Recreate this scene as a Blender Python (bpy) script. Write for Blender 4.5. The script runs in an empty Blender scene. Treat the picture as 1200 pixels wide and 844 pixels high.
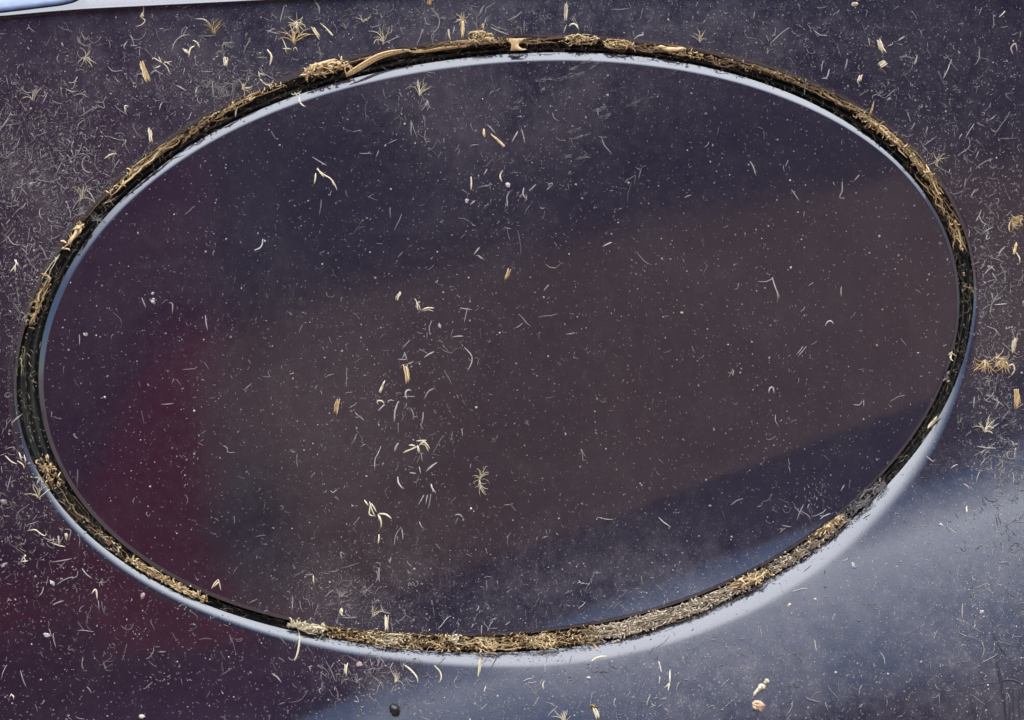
import bpy, math, random
import numpy as np
rng = np.random.default_rng(11)
random.seed(11)
C = bpy.context.scene
R = math.radians

# ------------------------------------------------------------------ camera, sky, sun, exposure
D, S, ZC = 0.42, 0.00018, 0.90            # camera distance, metres per unit of the drawing grid, height of its middle
cd = bpy.data.cameras.new('camera'); cam = bpy.data.objects.new('camera', cd); C.collection.objects.link(cam)
cam.location = (0, -D, ZC); cam.rotation_euler = (R(90), 0, 0)
cd.sensor_width = 36; cd.lens = 36*D/(1200*S); cd.clip_start = 0.01; cd.clip_end = 500
C.camera = cam
W = bpy.data.worlds.new('World'); C.world = W; W.use_nodes = True
nt = W.node_tree; bg = nt.nodes['Background']
sky = nt.nodes.new('ShaderNodeTexSky'); sky.sky_type = 'NISHITA'; sky.sun_disc = False
SUN_EL, SUN_AZ = 60, -118                  # azimuth from the camera's side, swung to the left
sky.sun_elevation = R(SUN_EL); sky.sun_rotation = R(180+118)
sky.air_density = 1.0; sky.dust_density = .7; sky.ozone_density = 5.0
# bright cloud, added high in the sky to lighten the mirrored rims
tcw = nt.nodes.new('ShaderNodeTexCoord'); nz = nt.nodes.new('ShaderNodeTexNoise'); nz.inputs['Scale'].default_value = 1.3; nz.inputs['Detail'].default_value = 5
nt.links.new(tcw.outputs['Generated'], nz.inputs['Vector'])
mr = nt.nodes.new('ShaderNodeMapRange'); nt.links.new(nz.outputs['Fac'], mr.inputs[0])
for i, x in enumerate((.30, .62, .78, 1.0)): mr.inputs[i+1].default_value = x
sxyz = nt.nodes.new('ShaderNodeSeparateXYZ'); nt.links.new(tcw.outputs['Generated'], sxyz.inputs[0])
mz = nt.nodes.new('ShaderNodeMapRange'); mz.interpolation_type = 'SMOOTHSTEP'; nt.links.new(sxyz.outputs['Z'], mz.inputs[0])
for i, x in enumerate((.29, .76, .0, 1.0)): mz.inputs[i+1].default_value = x
mm = nt.nodes.new('ShaderNodeMath'); mm.operation = 'MULTIPLY'; nt.links.new(mr.outputs[0], mm.inputs[0]); nt.links.new(mz.outputs[0], mm.inputs[1])
mixc = nt.nodes.new('ShaderNodeMix'); mixc.data_type = 'RGBA'; nt.links.new(mm.outputs[0], mixc.inputs[0])
nt.links.new(sky.outputs[0], mixc.inputs[6]); mixc.inputs[7].default_value = (28, 29.8, 31.5, 1)
nt.links.new(mixc.outputs[2], bg.inputs[0]); bg.inputs[1].default_value = 0.055
ld = bpy.data.lights.new('sun', 'SUN'); ld.energy = 3.0; ld.angle = R(14); ld.color = (1, .95, .87)
sun = bpy.data.objects.new('sun', ld); C.collection.objects.link(sun)
sun.rotation_euler = (R(90-SUN_EL), 0, R(SUN_AZ))
C.view_settings.view_transform = 'Standard'; C.view_settings.look = 'None'
C.view_settings.exposure = 2.1; C.view_settings.gamma = 1; C.view_settings.use_curve_mapping = False

# ------------------------------------------------------------------ outlines of the flap and of its recess
CX, CY = 585., 405.
FLAP = [(100,281),(133,240),(200,190),(267,145),(333,117),(400,96),(500,75),(600,62),(700,63),(800,74),(867,89),(933,114),(1000,149),(1067,199),(1098,248),
 (1112,281),(1123,324),(1123,364),(1115,408),(1100,448),(1073,508),(1047,548),(992,594),(947,630),(867,679),(800,705),(700,729),(600,745),
 (550,747),(467,743),(400,738),(334,726),(300,716),(250,696),(200,677),(157,656),(127,627),(100,595),(76,562),(64,528),(54,481),(49,441),(50,394),(57,364),(72,331)]
RECESS = [(76,281),(100,250),(133,215),(200,165),(247,135),(300,108),(360,84),(400,73),(467,58),(533,49),(600,44),(633,43),(700,45),(767,51),(800,56),(867,69),(933,91),
 (983,113),(1027,139),(1067,173),(1100,215),(1127,253),(1137,281),(1142,314),(1143,364),(1137,408),(1120,450),(1093,494),(1053,555),(1000,609),(947,650),(880,693),(800,725),(700,755),(600,766),
 (533,766),(467,759),(400,753),(334,737),(267,719),(200,694),(160,670),(114,637),(73,599),(50,565),(36,540),(28,494),(24,441),(26,391),(34,354),(50,320)]
def fit(pts, K=5):
    p = np.array(pts, float); th = np.arctan2(p[:,1]-CY, p[:,0]-CX); r = np.hypot(p[:,0]-CX, p[:,1]-CY)
    cols = [np.ones_like(th)]
    for k in range(1, K+1): cols += [np.cos(k*th), np.sin(k*th)]
    c, *_ = np.linalg.lstsq(np.stack(cols, 1), 1/r**2, rcond=None)
    def f(t):
        t = np.asarray(t, float); v = c[0]*np.ones_like(t)
        for k in range(1, K+1): v = v + c[2*k-1]*np.cos(k*t) + c[2*k]*np.sin(k*t)
        return v**-.5
    return f
rF, rR0 = fit(FLAP), fit(RECESS)
rR = lambda t: rR0(t)-np.where(np.sin(t) < .2, 2.6, 1.2)*np.clip(np.abs(np.sin(t)-.2)*4, 0, 1)
def obl(f, t):                              # radial distance per unit of distance along the outline's normal
    e = 1e-3; r = f(t); dr = (f(t+e)-f(t-e))/(2*e)
    return np.sqrt(1+(dr/r)**2)
def table(pairs):
    a = np.array([p[0] for p in pairs], float); v = np.array([p[1] for p in pairs], float)
    o = np.argsort(a); a, v = a[o], v[o]
    a = np.concatenate([a-360, a, a+360]); v = np.concatenate([v, v, v])
    return lambda t: np.interp(np.degrees(t), a, v)
LIPW = table([(90,19),(65,23),(45,27),(30,26),(18,21),(8,13),(0,8),(-20,7),(-60,7),(-90,7),(-130,8),(-165,9),(180,11),(165,12),(150,13),(130,15),(110,17)])
CHAM = table([(-90,8.3),(-60,8.3),(-40,7),(-25,4),(0,3),(45,3),(90,3),(140,3.5),(165,4),(180,6),(-168,7.5),(-150,8),(-120,8.3)])

uu = np.linspace(-200, 6000, 3101)
tilt = np.interp(uu, [-190, -90, 20, 80, 150, 280, 450, 800, 6000], [0, 2, 10, 17, 15, 11.3, 9, 0, -1])
hh = np.concatenate([[0], np.cumsum(np.tan(np.radians(tilt[:-1]))*np.diff(uu))])*S
vv = np.linspace(-600, 3000, 1801)
tl2 = np.interp(vv, [-120, 60, 3000], [0, 1.6, 4]); h2 = np.concatenate([[0], np.cumsum(np.tan(np.radians(tl2[:-1]))*np.diff(vv))])*S
t3 = np.interp(vv, [0, 630, 760, 900, 1200, 3000], [0, 0, .3, .3, 0, 0]); h3 = np.concatenate([[0], np.cumsum(np.tan(np.radians(t3[:-1]))*np.diff(vv))])*S
def base(px, py):                           # height of the bodywork's sweep over the flat
    u = ((py-740)+.34*(px-500))/1.056
    return np.interp(u, uu, hh) - np.interp(70-py, vv, h2) + np.interp(py, vv, h3)
DEEP = .0042
def flap_prof(d, t):                        # d: units inward from the flap's outline
    w = CHAM(t); x = np.clip(d/w, 0, 1)
    ch = -(1-x)*w*.50*S                     # chamfer
    k = np.clip((d-w*.72)/(w*.56), 0, 1)    # rounded shoulder of the chamfer
    soft = -(.14*w*S*.50)*(1-k)**2
    return np.where(d < w*.72, ch, np.where(d < w*1.28, soft*2.0*1.0, 0))
def lip_prof(d, t):
    w = LIPW(t); x = np.clip(1-d/w, 0, 1)
    return -(x**2)*w*S*.33
def surf(px, py):
    px = np.asarray(px, float); py = np.asarray(py, float)
    t = np.arctan2(py-CY, px-CX); r = np.hypot(px-CX, py-CY)
    f, g = rF(t), rR(t)
    hf = flap_prof((f-r)/obl(rF, t), t); hb = lip_prof((r-g)/obl(rR, t), t)
    hg = -.0016
    return base(px, py) + np.where(r < f, hf, np.where(r > g, hb, hg))
def P(px, py, h):
    px = np.asarray(px, float); py = np.asarray(py, float); k = (D-h)/D
    return np.stack([(px-600)*S*k, -h*np.ones_like(px), ZC+(422-py)*S*k], -1)

# ------------------------------------------------------------------ helpers
def mesh_obj(name, v, f, mat, parent=None, smooth=True, attrs=None, centre=False):
    v = np.asarray(v, float); loc = v.mean(0) if centre else np.zeros(3)
    me = bpy.data.meshes.new(name); me.from_pydata((v-loc).tolist(), [], [tuple(map(int, q)) for q in f]); me.materials.append(mat)
    if smooth: me.polygons.foreach_set('use_smooth', [True]*len(me.polygons))
    for k, a in (attrs or {}).items():
        at = me.attributes.new(k, 'FLOAT', 'POINT'); at.data.foreach_set('value', np.asarray(a, np.float32))
    me.update()
    o = bpy.data.objects.new(name, me); C.collection.objects.link(o); o.location = loc
    if parent: o.parent = parent
    return o
def tag(o, label=None, cat=None, group=None, kind=None):
    if label: o['label'] = label
    if cat: o['category'] = cat
    if group: o['group'] = group
    if kind: o['kind'] = kind
    return o
def empty(name, loc=(0,0,0)):
    o = bpy.data.objects.new(name, None); C.collection.objects.link(o); o.location = loc; o.empty_display_size = .01; return o
def ring_faces(n, m):                       # n rings of m points, closed round
    i = np.arange(n-1)[:, None]*m; j = np.arange(m)[None, :]; j2 = (j+1) % m
    return np.stack([i+j, i+m+j, i+m+j2, i+j2], -1).reshape(-1, 4)
def box(name, lo, hi, mat, parent=None):
    x0,y0,z0 = lo; x1,y1,z1 = hi
    v = [(x0,y0,z0),(x1,y0,z0),(x1,y1,z0),(x0,y1,z0),(x0,y0,z1),(x1,y0,z1),(x1,y1,z1),(x0,y1,z1)]
    return mesh_obj(name, v, [(0,3,2,1),(4,5,6,7),(0,1,5,4),(1,2,6,5),(2,3,7,6),(3,0,4,7)], mat, parent, False)

# ------------------------------------------------------------------ materials
def newmat(name):
    m = bpy.data.materials.new(name); m.use_nodes = True
    return m, m.node_tree, m.node_tree.nodes['Principled BSDF']
def N(t, kind, **kw):
    n = t.nodes.new('ShaderNode'+kind)
    for k, v in kw.items(): setattr(n, k, v)
    return n
def math_(t, op, a, b=None, clamp=False):
    n = N(t, 'Math', operation=op, use_clamp=clamp)
    for i, x in enumerate((a, b)):
        if x is None: continue
        if isinstance(x, (int, float)): n.inputs[i].default_value = x
        else: t.links.new(x, n.inputs[i])
    return n.outputs[0]
def noise(t, vec, scale, detail=3, rough=.55, dist=0):
    n = N(t, 'TexNoise'); t.links.new(vec, n.inputs['Vector']); n.inputs['Scale'].default_value = scale
    n.inputs['Detail'].default_value = detail; n.inputs['Roughness'].default_value = rough; n.inputs['Distortion'].default_value = dist
    return n.outputs['Fac']
def ramp(t, fac, stops):
    n = N(t, 'ValToRGB'); t.links.new(fac, n.inputs[0]); e = n.color_ramp.elements
    while len(e) < len(stops): e.new(.5)
    for q, (p, c) in zip(e, stops): q.position = p; q.color = (*c, 1) if len(c) == 3 else c
    return n.outputs[0]
def mrange(t, v, a, b, c=0., d=1.):
    n = N(t, 'MapRange'); t.links.new(v, n.inputs[0])
    for i, x in enumerate((a, b, c, d)): n.inputs[i+1].default_value = x
    return n.outputs[0]
PAINT_BASE = (.0095, .0056, .0170)
def paint(name, dusty=True):
    m, t, b = newmat(name)
    tc = N(t, 'TexCoord').outputs['Object']
    b.inputs['Base Color'].default_value = (*PAINT_BASE, 1)
    b.inputs['Metallic'].default_value = .85; b.inputs['Roughness'].default_value = .42
    b.inputs['Coat Weight'].default_value = 1; b.inputs['Coat Roughness'].default_value = .07; b.inputs['Coat IOR'].default_value = 1.85
    if not dusty: return m
    at = N(t, 'Attribute', attribute_name='dust').outputs['Fac']
    film = noise(t, tc, 38, 7, .66, .8)
    film = mrange(t, film, .40, .74)
    blot = noise(t, tc, 420, 4, .65)
    blot = mrange(t, blot, .42, .75)
    grain = noise(t, tc, 3600, 2, .6)
    grain = mrange(t, grain, .56, .78)
    # hair-fine dried residue: stretched noise
    mp = N(t, 'Mapping'); t.links.new(tc, mp.inputs[0]); mp.inputs['Scale'].default_value = (1, 1, .3); mp.inputs['Rotation'].default_value = (0, .5, 0)
    hair = noise(t, mp.outputs[0], 2400, 2, .5, 1.5); hair = mrange(t, hair, .60, .76)
    vo = N(t, 'TexVoronoi', feature='F1'); t.links.new(tc, vo.inputs['Vector']); vo.inputs['Scale'].default_value = 1150
    sp = mrange(t, vo.outputs['Distance'], .10, .22, 1, 0)
    sep = N(t, 'SeparateColor'); t.links.new(vo.outputs['Color'], sep.inputs[0])
    sp = math_(t, 'MULTIPLY', sp, mrange(t, sep.outputs[0], .55, 1.0))
    a = math_(t, 'MULTIPLY_ADD', film, .052); t.nodes[-1].inputs[2].default_value = .0
    a = math_(t, 'ADD', a, math_(t, 'MULTIPLY', blot, .022))
    g = math_(t, 'ADD', math_(t, 'MULTIPLY', grain, .14), math_(t, 'MULTIPLY', hair, .10))
    g = math_(t, 'MULTIPLY', g, math_(t, 'ADD', blot, .35))
    a = math_(t, 'MULTIPLY', math_(t, 'ADD', a, g), math_(t, 'ADD', at, .10))
    a = math_(t, 'ADD', a, math_(t, 'MULTIPLY', sp, math_(t, 'MULTIPLY', math_(t, 'ADD', at, .25), .20)), True)
    df = N(t, 'BsdfDiffuse'); df.inputs['Color'].default_value = (.44, .385, .38, 1); df.inputs['Roughness'].default_value = 1
    mx = N(t, 'MixShader'); t.links.new(a, mx.inputs[0]); t.links.new(b.outputs[0], mx.inputs[1]); t.links.new(df.outputs[0], mx.inputs[2])
    t.links.new(mx.outputs[0], t.nodes['Material Output'].inputs['Surface'])
    bp = N(t, 'Bump'); bp.inputs['Strength'].default_value = .035; bp.inputs['Distance'].default_value = .0003
    t.links.new(noise(t, tc, 260, 3, .5), bp.inputs['Height'])
    t.links.new(bp.outputs[0], b.inputs['Coat Normal'])
    bp2 = N(t, 'Bump'); bp2.inputs['Strength'].default_value = .5; bp2.inputs['Distance'].default_value = .00015
    t.links.new(noise(t, tc, 5200, 1, .5), bp2.inputs['Height']); t.links.new(bp2.outputs[0], b.inputs['Normal'])
    # rougher where dusty
    t.links.new(math_(t, 'ADD', mrange(t, blot, 0, 1, .04, .08), math_(t, 'MULTIPLY', at, .045)), b.inputs['Coat Roughness'])
    return m
M_PAINT = paint('dusty_purple_paint')
def plain(name, col, rough=.6, var=0, scale=20, metallic=0, coat=0):
    m, t, b = newmat(name); b.inputs['Roughness'].default_value = rough; b.inputs['Metallic'].default_value = metallic
    b.inputs['Coat Weight'].default_value = coat
    if var:
        tc = N(t, 'TexCoord').outputs['Object']; f = noise(t, tc, scale, 4, .6)
        a = tuple(max(0, c*(1-var)) for c in col); z = tuple(min(1, c*(1+var)) for c in col)
        t.links.new(ramp(t, f, [(.3, a), (.7, z)]), b.inputs['Base Color'])
    else: b.inputs['Base Color'].default_value = (*col, 1)
    return m
def rubber():
    m, t, b = newmat('dusty_black_rubber'); tc = N(t, 'TexCoord').outputs['Object']
    f = mrange(t, noise(t, tc, 1500, 4, .7), .48, .72); f2 = mrange(t, noise(t, tc, 90, 3), .4, .7)
    f = math_(t, 'MULTIPLY', f, f2)
    t.links.new(ramp(t, f, [(0, (.009,.009,.007)), (.5, (.030,.028,.019)), (1, (.15,.12,.08))]), b.inputs['Base Color'])
    b.inputs['Roughness'].default_value = .55
    bp = N(t, 'Bump'); bp.inputs['Strength'].default_value = .5; bp.inputs['Distance'].default_value = .0003
    t.links.new(f, bp.inputs['Height']); t.links.new(bp.outputs[0], b.inputs['Normal'])
    return m
M_RUB = rubber()
def fibre(name, dark, mid, light, transl=.25):
    m, t, b = newmat(name); tc = N(t, 'TexCoord').outputs['Object']
    at = N(t, 'Attribute', attribute_name='tint').outputs['Fac']
    f = math_(t, 'ADD', at, math_(t, 'MULTIPLY', math_(t, 'SUBTRACT', noise(t, tc, 2600, 3, .7), .5), .9), True)
    t.links.new(ramp(t, f, [(0, dark), (.5, mid), (1, light)]), b.inputs['Base Color'])
    b.inputs['Roughness'].default_value = .65; b.inputs['Specular IOR Level'].default_value = .3
    tr = N(t, 'BsdfTranslucent'); tr.inputs[0].default_value = (*light, 1)
    mx = N(t, 'MixShader'); mx.inputs[0].default_value = transl
    t.links.new(b.outputs[0], mx.inputs[1]); t.links.new(tr.outputs[0], mx.inputs[2]); t.links.new(mx.outputs[0], t.nodes['Material Output'].inputs['Surface'])
    return m
M_GOLD = fibre('golden_straw', (.045,.026,.012), (.46,.295,.135), (.84,.66,.38), .12)
M_CREAM = fibre('cream_straw', (.26,.18,.10), (.58,.48,.31), (.84,.75,.55), .15)
M_GREY = fibre('pale_hair', (.09,.08,.08), (.26,.23,.225), (.54,.48,.44), .25)
M_BROWN = fibre('brown_bark_fibre', (.018,.011,.007), (.13,.075,.034), (.40,.25,.12), .05)
M_SAND = fibre('packed_beige_dust', (.07,.05,.034), (.32,.245,.165), (.62,.52,.38), .0)
M_WHITE = fibre('white_grit', (.22,.20,.20), (.40,.37,.35), (.60,.56,.52), .1)
M_BLACK = plain('black_seed_coat', (.008,.006,.006), .3, .5, 900)
M_ORANGE = fibre('orange_crumb', (.34,.15,.07), (.50,.30,.18), (.62,.52,.40), .1)
M_PINK = fibre('pinkish_hair', (.2,.1,.1), (.38,.25,.25), (.6,.45,.42), .2)
MATS = dict(g=M_GOLD, c=M_CREAM, h=M_GREY, b=M_BROWN, s=M_SAND, w=M_WHITE, o=M_ORANGE, p=M_PINK)

# ------------------------------------------------------------------ ground, plus made-up things added behind the camera for the paint to mirror
M_GROUND = plain('packed_earth_yard', (.07,.050,.050), .95, .3, 3)
gs = 120
mesh_obj('ground', [(-gs,-gs,0),(gs,-gs,0),(gs,gs,0),(-gs,gs,0)], [(0,1,2,3)], M_GROUND, None, False)['kind'] = 'structure'
M_BOARD = plain('weathered_boards', (.028,.024,.040), .9, .35, 2.5)  # material of the added unseen shed
M_ADDED_ROOF = plain('added_felt_roof', (.06,.06,.065), .9, .2, 4)
shed = empty('timber_shed', (0,-5.6,0)); tag(shed, 'dark blue grey boarded timber shed mirrored dimly in the dusty paint', 'shed')  # unseen stand-in, added to give the paint a dark wall to mirror
box('wall', (-3.6,-2.2,0), (5.2,-.03,2.42), M_BOARD, shed)
M_MAROON = plain('faded_maroon_boards', (.060,.011,.036), .9, .3, 2.5)  # maroon put in only to tint what the paint mirrors on this side
x = -3.6; b0 = None; b1 = None
while x < 5.15:
    if b0 is None:
        b0 = box('board', (0,0,0), (.172,.028,2.4), M_BOARD, shed); b0.location = (x,-.03,0)
    else:
        q = b0.copy(); C.collection.objects.link(q); q.location = (x,-.03,0); q.parent = shed
    if x < -.9:
        if b1 is None: b1 = box('board', (0,0,0), (.172,.028,2.4), M_MAROON, shed); q = b1
        else: q = b1.copy(); C.collection.objects.link(q); q.parent = shed
        q.location = (x,.001,0)
    x += .18
box('roof', (-3.75,-2.4,2.42), (5.35,.14,2.5), M_ADDED_ROOF, shed)
M_RED = plain('dull_red_sheet', (.15,.006,.030), .5, .25, 3)  # material of the added unseen red sheet and box
gate = empty('red_sheet_door', (-1.97,-5.55,0)); tag(gate, 'added unseen dull red sheet mirrored in the paint beside the added shed', 'door')  # unseen stand-in, its outline shaped to give the mirrored red patch
def slab(name, prof, y0, y1, mat, parent=None):      # outline in x and z, given a thickness in y
    n = len(prof); v = [(x, y1, z) for x, z in prof]+[(x, y0, z) for x, z in prof]
    f = [tuple(range(n))[::-1], tuple(range(n, 2*n))]+[(k, (k+1) % n, n+(k+1) % n, n+k) for k in range(n)]
    return mesh_obj(name, v, f, mat, parent, False)
slab('door_sheet', [(-1.6,0),(.5,0),(.58,.12),(.5,.24),(.7,.27),(1.0,.28),(1.11,.30),(1.11,1.05),(.96,.97),(.82,.76),(.70,.48),(.62,.30),(.3,.22),(-1.6,.22)], 0, .03, M_RED, gate)  # added unseen sheet for the mirrored red patch
M_BANK = plain('brown_earth', (.155,.100,.084), .95, .15, 1.6)  # brown of the added unseen stack
M_BANK2 = plain('shaded_brown_boards', (.070,.045,.042), .95, .3, 2)  # darker brown of the added boards, for diagonal bands in the mirrored brown
bank = empty('stacked_boards', (-.85,-5.2,0)); tag(bank, 'added unseen stack of brown boards with a sloping top mirrored in the middle of the flap', 'board stack')  # unseen stand-in, shaped to give the brown zone mirrored in the flap
slab('added_board_face', [(0,.06),(1.4,.26),(6,.42),(6,2.2),(1.2,1.27),(.55,1.12),(.12,1.02),(0,.86)], -.3, .1, M_BANK, bank)
slab('board', [(1.2,.74),(6,1.45),(6,1.58),(1.5,.86)], .1, .13, M_BANK2, bank)
slab('board', [(.6,.55),(6,.95),(6,1.12),(1.0,.66)], .1, .13, M_BANK2, bank)
slab('board', [(2.2,1.10),(6,1.80),(6,1.92),(2.4,1.2)], .1, .13, M_BANK2, bank)
M_DARK = plain('dark_blue_plastic', (.005,.006,.012), .6, .2, 5)
def lathe(name, prof, mat, n=32, parent=None, loc=(0,0,0)):
    v = []; 
    for r, z in prof:
        for k in range(n): v.append((r*math.cos(2*math.pi*k/n), r*math.sin(2*math.pi*k/n), z))
    o = mesh_obj(name, v, ring_faces(len(prof), n), mat, parent); o.location = loc; return o
cr = box('red_crate', (-1.05,-5.2,0), (-.52,-4.8,.30), M_RED); tag(cr, 'low dull red box mirrored in the paint under the dark canister', 'crate')  # unseen stand-in, added for the red mirrored below the dark shape
bn = lathe('fuel_canister', [(.001,0),(.10,0),(.115,.02),(.11,.12),(.085,.2),(.05,.27),(.03,.33),(.001,.335)], M_DARK, loc=(-.72,-5.0,.303))  # unseen stand-in, shaped after the dark silhouette mirrored in the flap
tag(bn, 'dark blue canister mirrored in the paint on top of the red box', 'canister')
hz = box('sky_block_wall', (4.2,-3.4,0), (4.5,6,3.4), plain('grey_render', (.16,.15,.15), .9, .2, 1.5)); tag(hz, 'tall grey rendered wall standing off beside the parked car', 'wall')  # unseen wall, added to cut low sky out of the rim reflections

hz = box('sky_block_wall', (-7.6,-3.0,0), (-7.3,7,3.9), bpy.data.materials['grey_render']); tag(hz, 'long grey rendered wall far behind the narrow end of the flap', 'wall')  # second unseen wall, put in so the rims mirror less low sky

# ------------------------------------------------------------------ the car body: panel, flap, recess
def gsum(px, py, L, b=0.):
    v = np.full(np.shape(px), float(b))
    for x, y, sx, sy, w in L: v = v + w*np.exp(-((px-x)/sx)**2-((py-y)/sy)**2)
    return v
DUST_BODY = [(60,210,150,130,1.6),(60,450,70,160,.7),(250,90,180,70,1.5),(520,20,300,70,1.9),(900,60,300,110,1.4),(1180,380,70,220,1.0),(1180,740,120,160,2.1),(950,720,240,140,1.5),(760,800,200,80,.9),(1080,600,90,60,.7),
             (440,800,90,50,1.0),(850,830,130,90,1.1),(650,790,200,50,.7),(1190,540,60,60,.9)]
DUST_FLAP = [(430,700,110,60,1.5),(600,110,240,80,1.4),(560,240,120,80,.4),(400,480,240,160,.45),(760,685,230,60,2.0),(800,380,260,140,.3),(250,320,120,120,.3)]
car = tag(empty('car_body', (0,0,ZC)), 'dusty dark purple car side around a closed oval filler flap', 'car body')
def under(o):                                # keep world place under the empty
    o.parent = car; o.location = tuple(np.array(o.location)-np.array((0,0,ZC))); return o
NT = 900
th = np.linspace(-math.pi, math.pi, NT, endpoint=False)
f, g, of, og = rF(th), rR(th), obl(rF, th), obl(rR, th)
# body panel
rect = np.minimum(np.where(np.cos(th) > 0, (5400-CX), (CX+4200))/np.maximum(np.abs(np.cos(th)), 1e-6),
                  np.where(np.sin(th) > 0, 3400-CY, CY+60)/np.maximum(np.abs(np.sin(th)), 1e-6))
rows, dust = [], []
SHX, SHY = [-4000,-200,0,60,100,200,260,330,500,1200,5000], [40,26,19.5,14,11,6,3,-.5,-8,-22,-60]
def addrow(px, py, h, d):
    h = h-np.clip(np.interp(px, SHX, SHY)-8-py, 0, 40)*S*1.8
    rows.append(P(px, py, h)); dust.append(d)
px, py = CX+g*np.cos(th), CY+g*np.sin(th)
for z in (-DEEP, -.003, -.0022): addrow(px, py, base(px, py)+z+lip_prof(0, th)*0-LIPW(th)*S*.85*(z > -.0023)*0, np.full(NT, .5))
w = LIPW(th)
for q in np.concatenate([1-np.cos(np.linspace(0, math.pi/2, 16)), []]):
    r = g+q*w*og; px, py = CX+r*np.cos(th), CY+r*np.sin(th)
    hgt = np.minimum(base(px, py)+lip_prof(q*w, th), 1)
    addrow(px, py, hgt, gsum(px, py, DUST_BODY, .25))
rows[0] = P(CX+g*np.cos(th), CY+g*np.sin(th), base(CX+g*np.cos(th), CY+g*np.sin(th))-.0085)
rows[1] = P(CX+g*np.cos(th), CY+g*np.sin(th), base(CX+g*np.cos(th), CY+g*np.sin(th))-.0078)
rows[2] = P(CX+g*np.cos(th), CY+g*np.sin(th), base(CX+g*np.cos(th), CY+g*np.sin(th))-.0070)
r0 = g+w*og
for q in np.concatenate([np.linspace(0, 1, 75)[1:]**1.0*.0+np.linspace(0,1,75)[1:]]):
    near = np.minimum(r0+520*q, rect) if q < 1 else np.minimum(r0+520, rect)
    px, py = CX+near*np.cos(th), CY+near*np.sin(th)
    addrow(px, py, base(px, py), np.clip(gsum(px, py, DUST_BODY, .25), 0, 3))
r1 = np.minimum(r0+520, rect)
for q in np.linspace(0, 1, 30)[1:]:
    r = r1+(rect-r1)*q; px, py = CX+r*np.cos(th), CY+r*np.sin(th)
    addrow(px, py, base(px, py), np.full(NT, .5))
v = np.concatenate(rows)
F = ring_faces(len(rows), NT)
# drop collapsed faces at the panel's border
a = v[F]; area = np.linalg.norm(np.cross(a[:,2]-a[:,0], a[:,3]-a[:,1]), axis=1); F = F[area > 1e-10]
under(mesh_obj('body_panel', v, F, M_PAINT, attrs=dict(dust=np.concatenate(dust))))
# flap
rows, dust = [], []
px, py = CX+f*np.cos(th), CY+f*np.sin(th)
for z in (-.0085, -.0045, -.0022): 
    zz = base(px, py)+np.minimum(z, -CHAM(th)*S*.5-.0002); rows.append(P(px, py, zz)); dust.append(np.full(NT, .5))
cw = CHAM(th)
for q in (0, .015, .1, .3, .5, .66, .74, .82, .9, 1.0, 1.1, 1.2, 1.28, 1.4, 1.7, 2.2):
    r = f-q*cw*of; px, py = CX+r*np.cos(th), CY+r*np.sin(th)
    d = q*cw
    k = np.clip((q-.72)/.56, 0, 1)
    prof = -(1-q)*cw*.50*S if q <= .72 else -.14*cw*S*(1-k)**2
    rows.append(P(px, py, base(px, py)+prof)); dust.append(gsum(px, py, DUST_FLAP, .25))
rr = f-2.2*cw*of
for q in np.linspace(1, 0, 80)[1:-1]:
    r = rr*q; px, py = CX+r*np.cos(th), CY+r*np.sin(th)
    rows.append(P(px, py, base(px, py))); dust.append(gsum(px, py, DUST_FLAP, .25))
v = np.concatenate(rows); F = [tuple(q) for q in ring_faces(len(rows), NT)[:, ::-1]]
c0 = len(v); v = np.concatenate([v, P(np.array([CX]), np.array([CY]), base(np.array([CX]), np.array([CY])))])
last = (len(rows)-1)*NT
F += [(last+j, last+(j+1) % NT, c0) for j in range(NT)]
under(mesh_obj('filler_flap', v, F, M_PAINT, attrs=dict(dust=np.concatenate(dust+[[.5]]))))
# rubber seal at the bottom of the gap
rows = []
for q in np.linspace(-.35, 1.35, 22):
    r = f+(g-f)*q; px, py = CX+r*np.cos(th), CY+r*np.sin(th)
    z = -.0042+.0013*max(0, math.cos((q-.30)*math.pi/.5))**.7*(abs(q-.30) < .25)+.0007*max(0, math.cos((q-.8)*math.pi/.36))*(abs(q-.8) < .18)
    rows.append(P(px, py, base(px, py)+z))
under(mesh_obj('rubber_seal', np.concatenate(rows), ring_faces(len(rows), NT), M_RUB))
# shoulder: the panel above turns back towards the glass
xs = np.concatenate([np.linspace(-4000, -200, 20), np.linspace(-150, 700, 60), np.linspace(800, 5000, 20)])
yl = np.interp(xs, [-4000,-200,0,60,100,200,260,330,500,1200,5000], [40,26,19.5,14,11,6,3,-.5,-8,-22,-60])
rows, dust = [], []
hb = base(xs, yl)
for dy, dh in ((.1,-.0012),(0,-.0002),(-.4,-.00015),(-1.2,-.00025),(-3,-.00038),(-6,-.0006),(-12,-.0011),(-18,-.0017)):
    rows.append(P(xs, yl+dy, hb+.0014+dh)); dust.append(np.full(len(xs), .5))
for k in range(1, 24):
    ang = 48+.8*k; 
    pr = rows[-1].copy(); pr[:, 1] += .012*math.sin(R(ang)); pr[:, 2] += .012*math.cos(R(ang)); rows.append(pr); dust.append(np.full(len(xs), .5))
v = np.concatenate(rows); n = len(xs)
F = [(i*n+j, i*n+j+1, (i+1)*n+j+1, (i+1)*n+j) for i in range(len(rows)-1) for j in range(n-1)]
under(mesh_obj('shoulder_panel', v, F, M_PAINT, attrs=dict(dust=np.concatenate(dust))))
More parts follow.
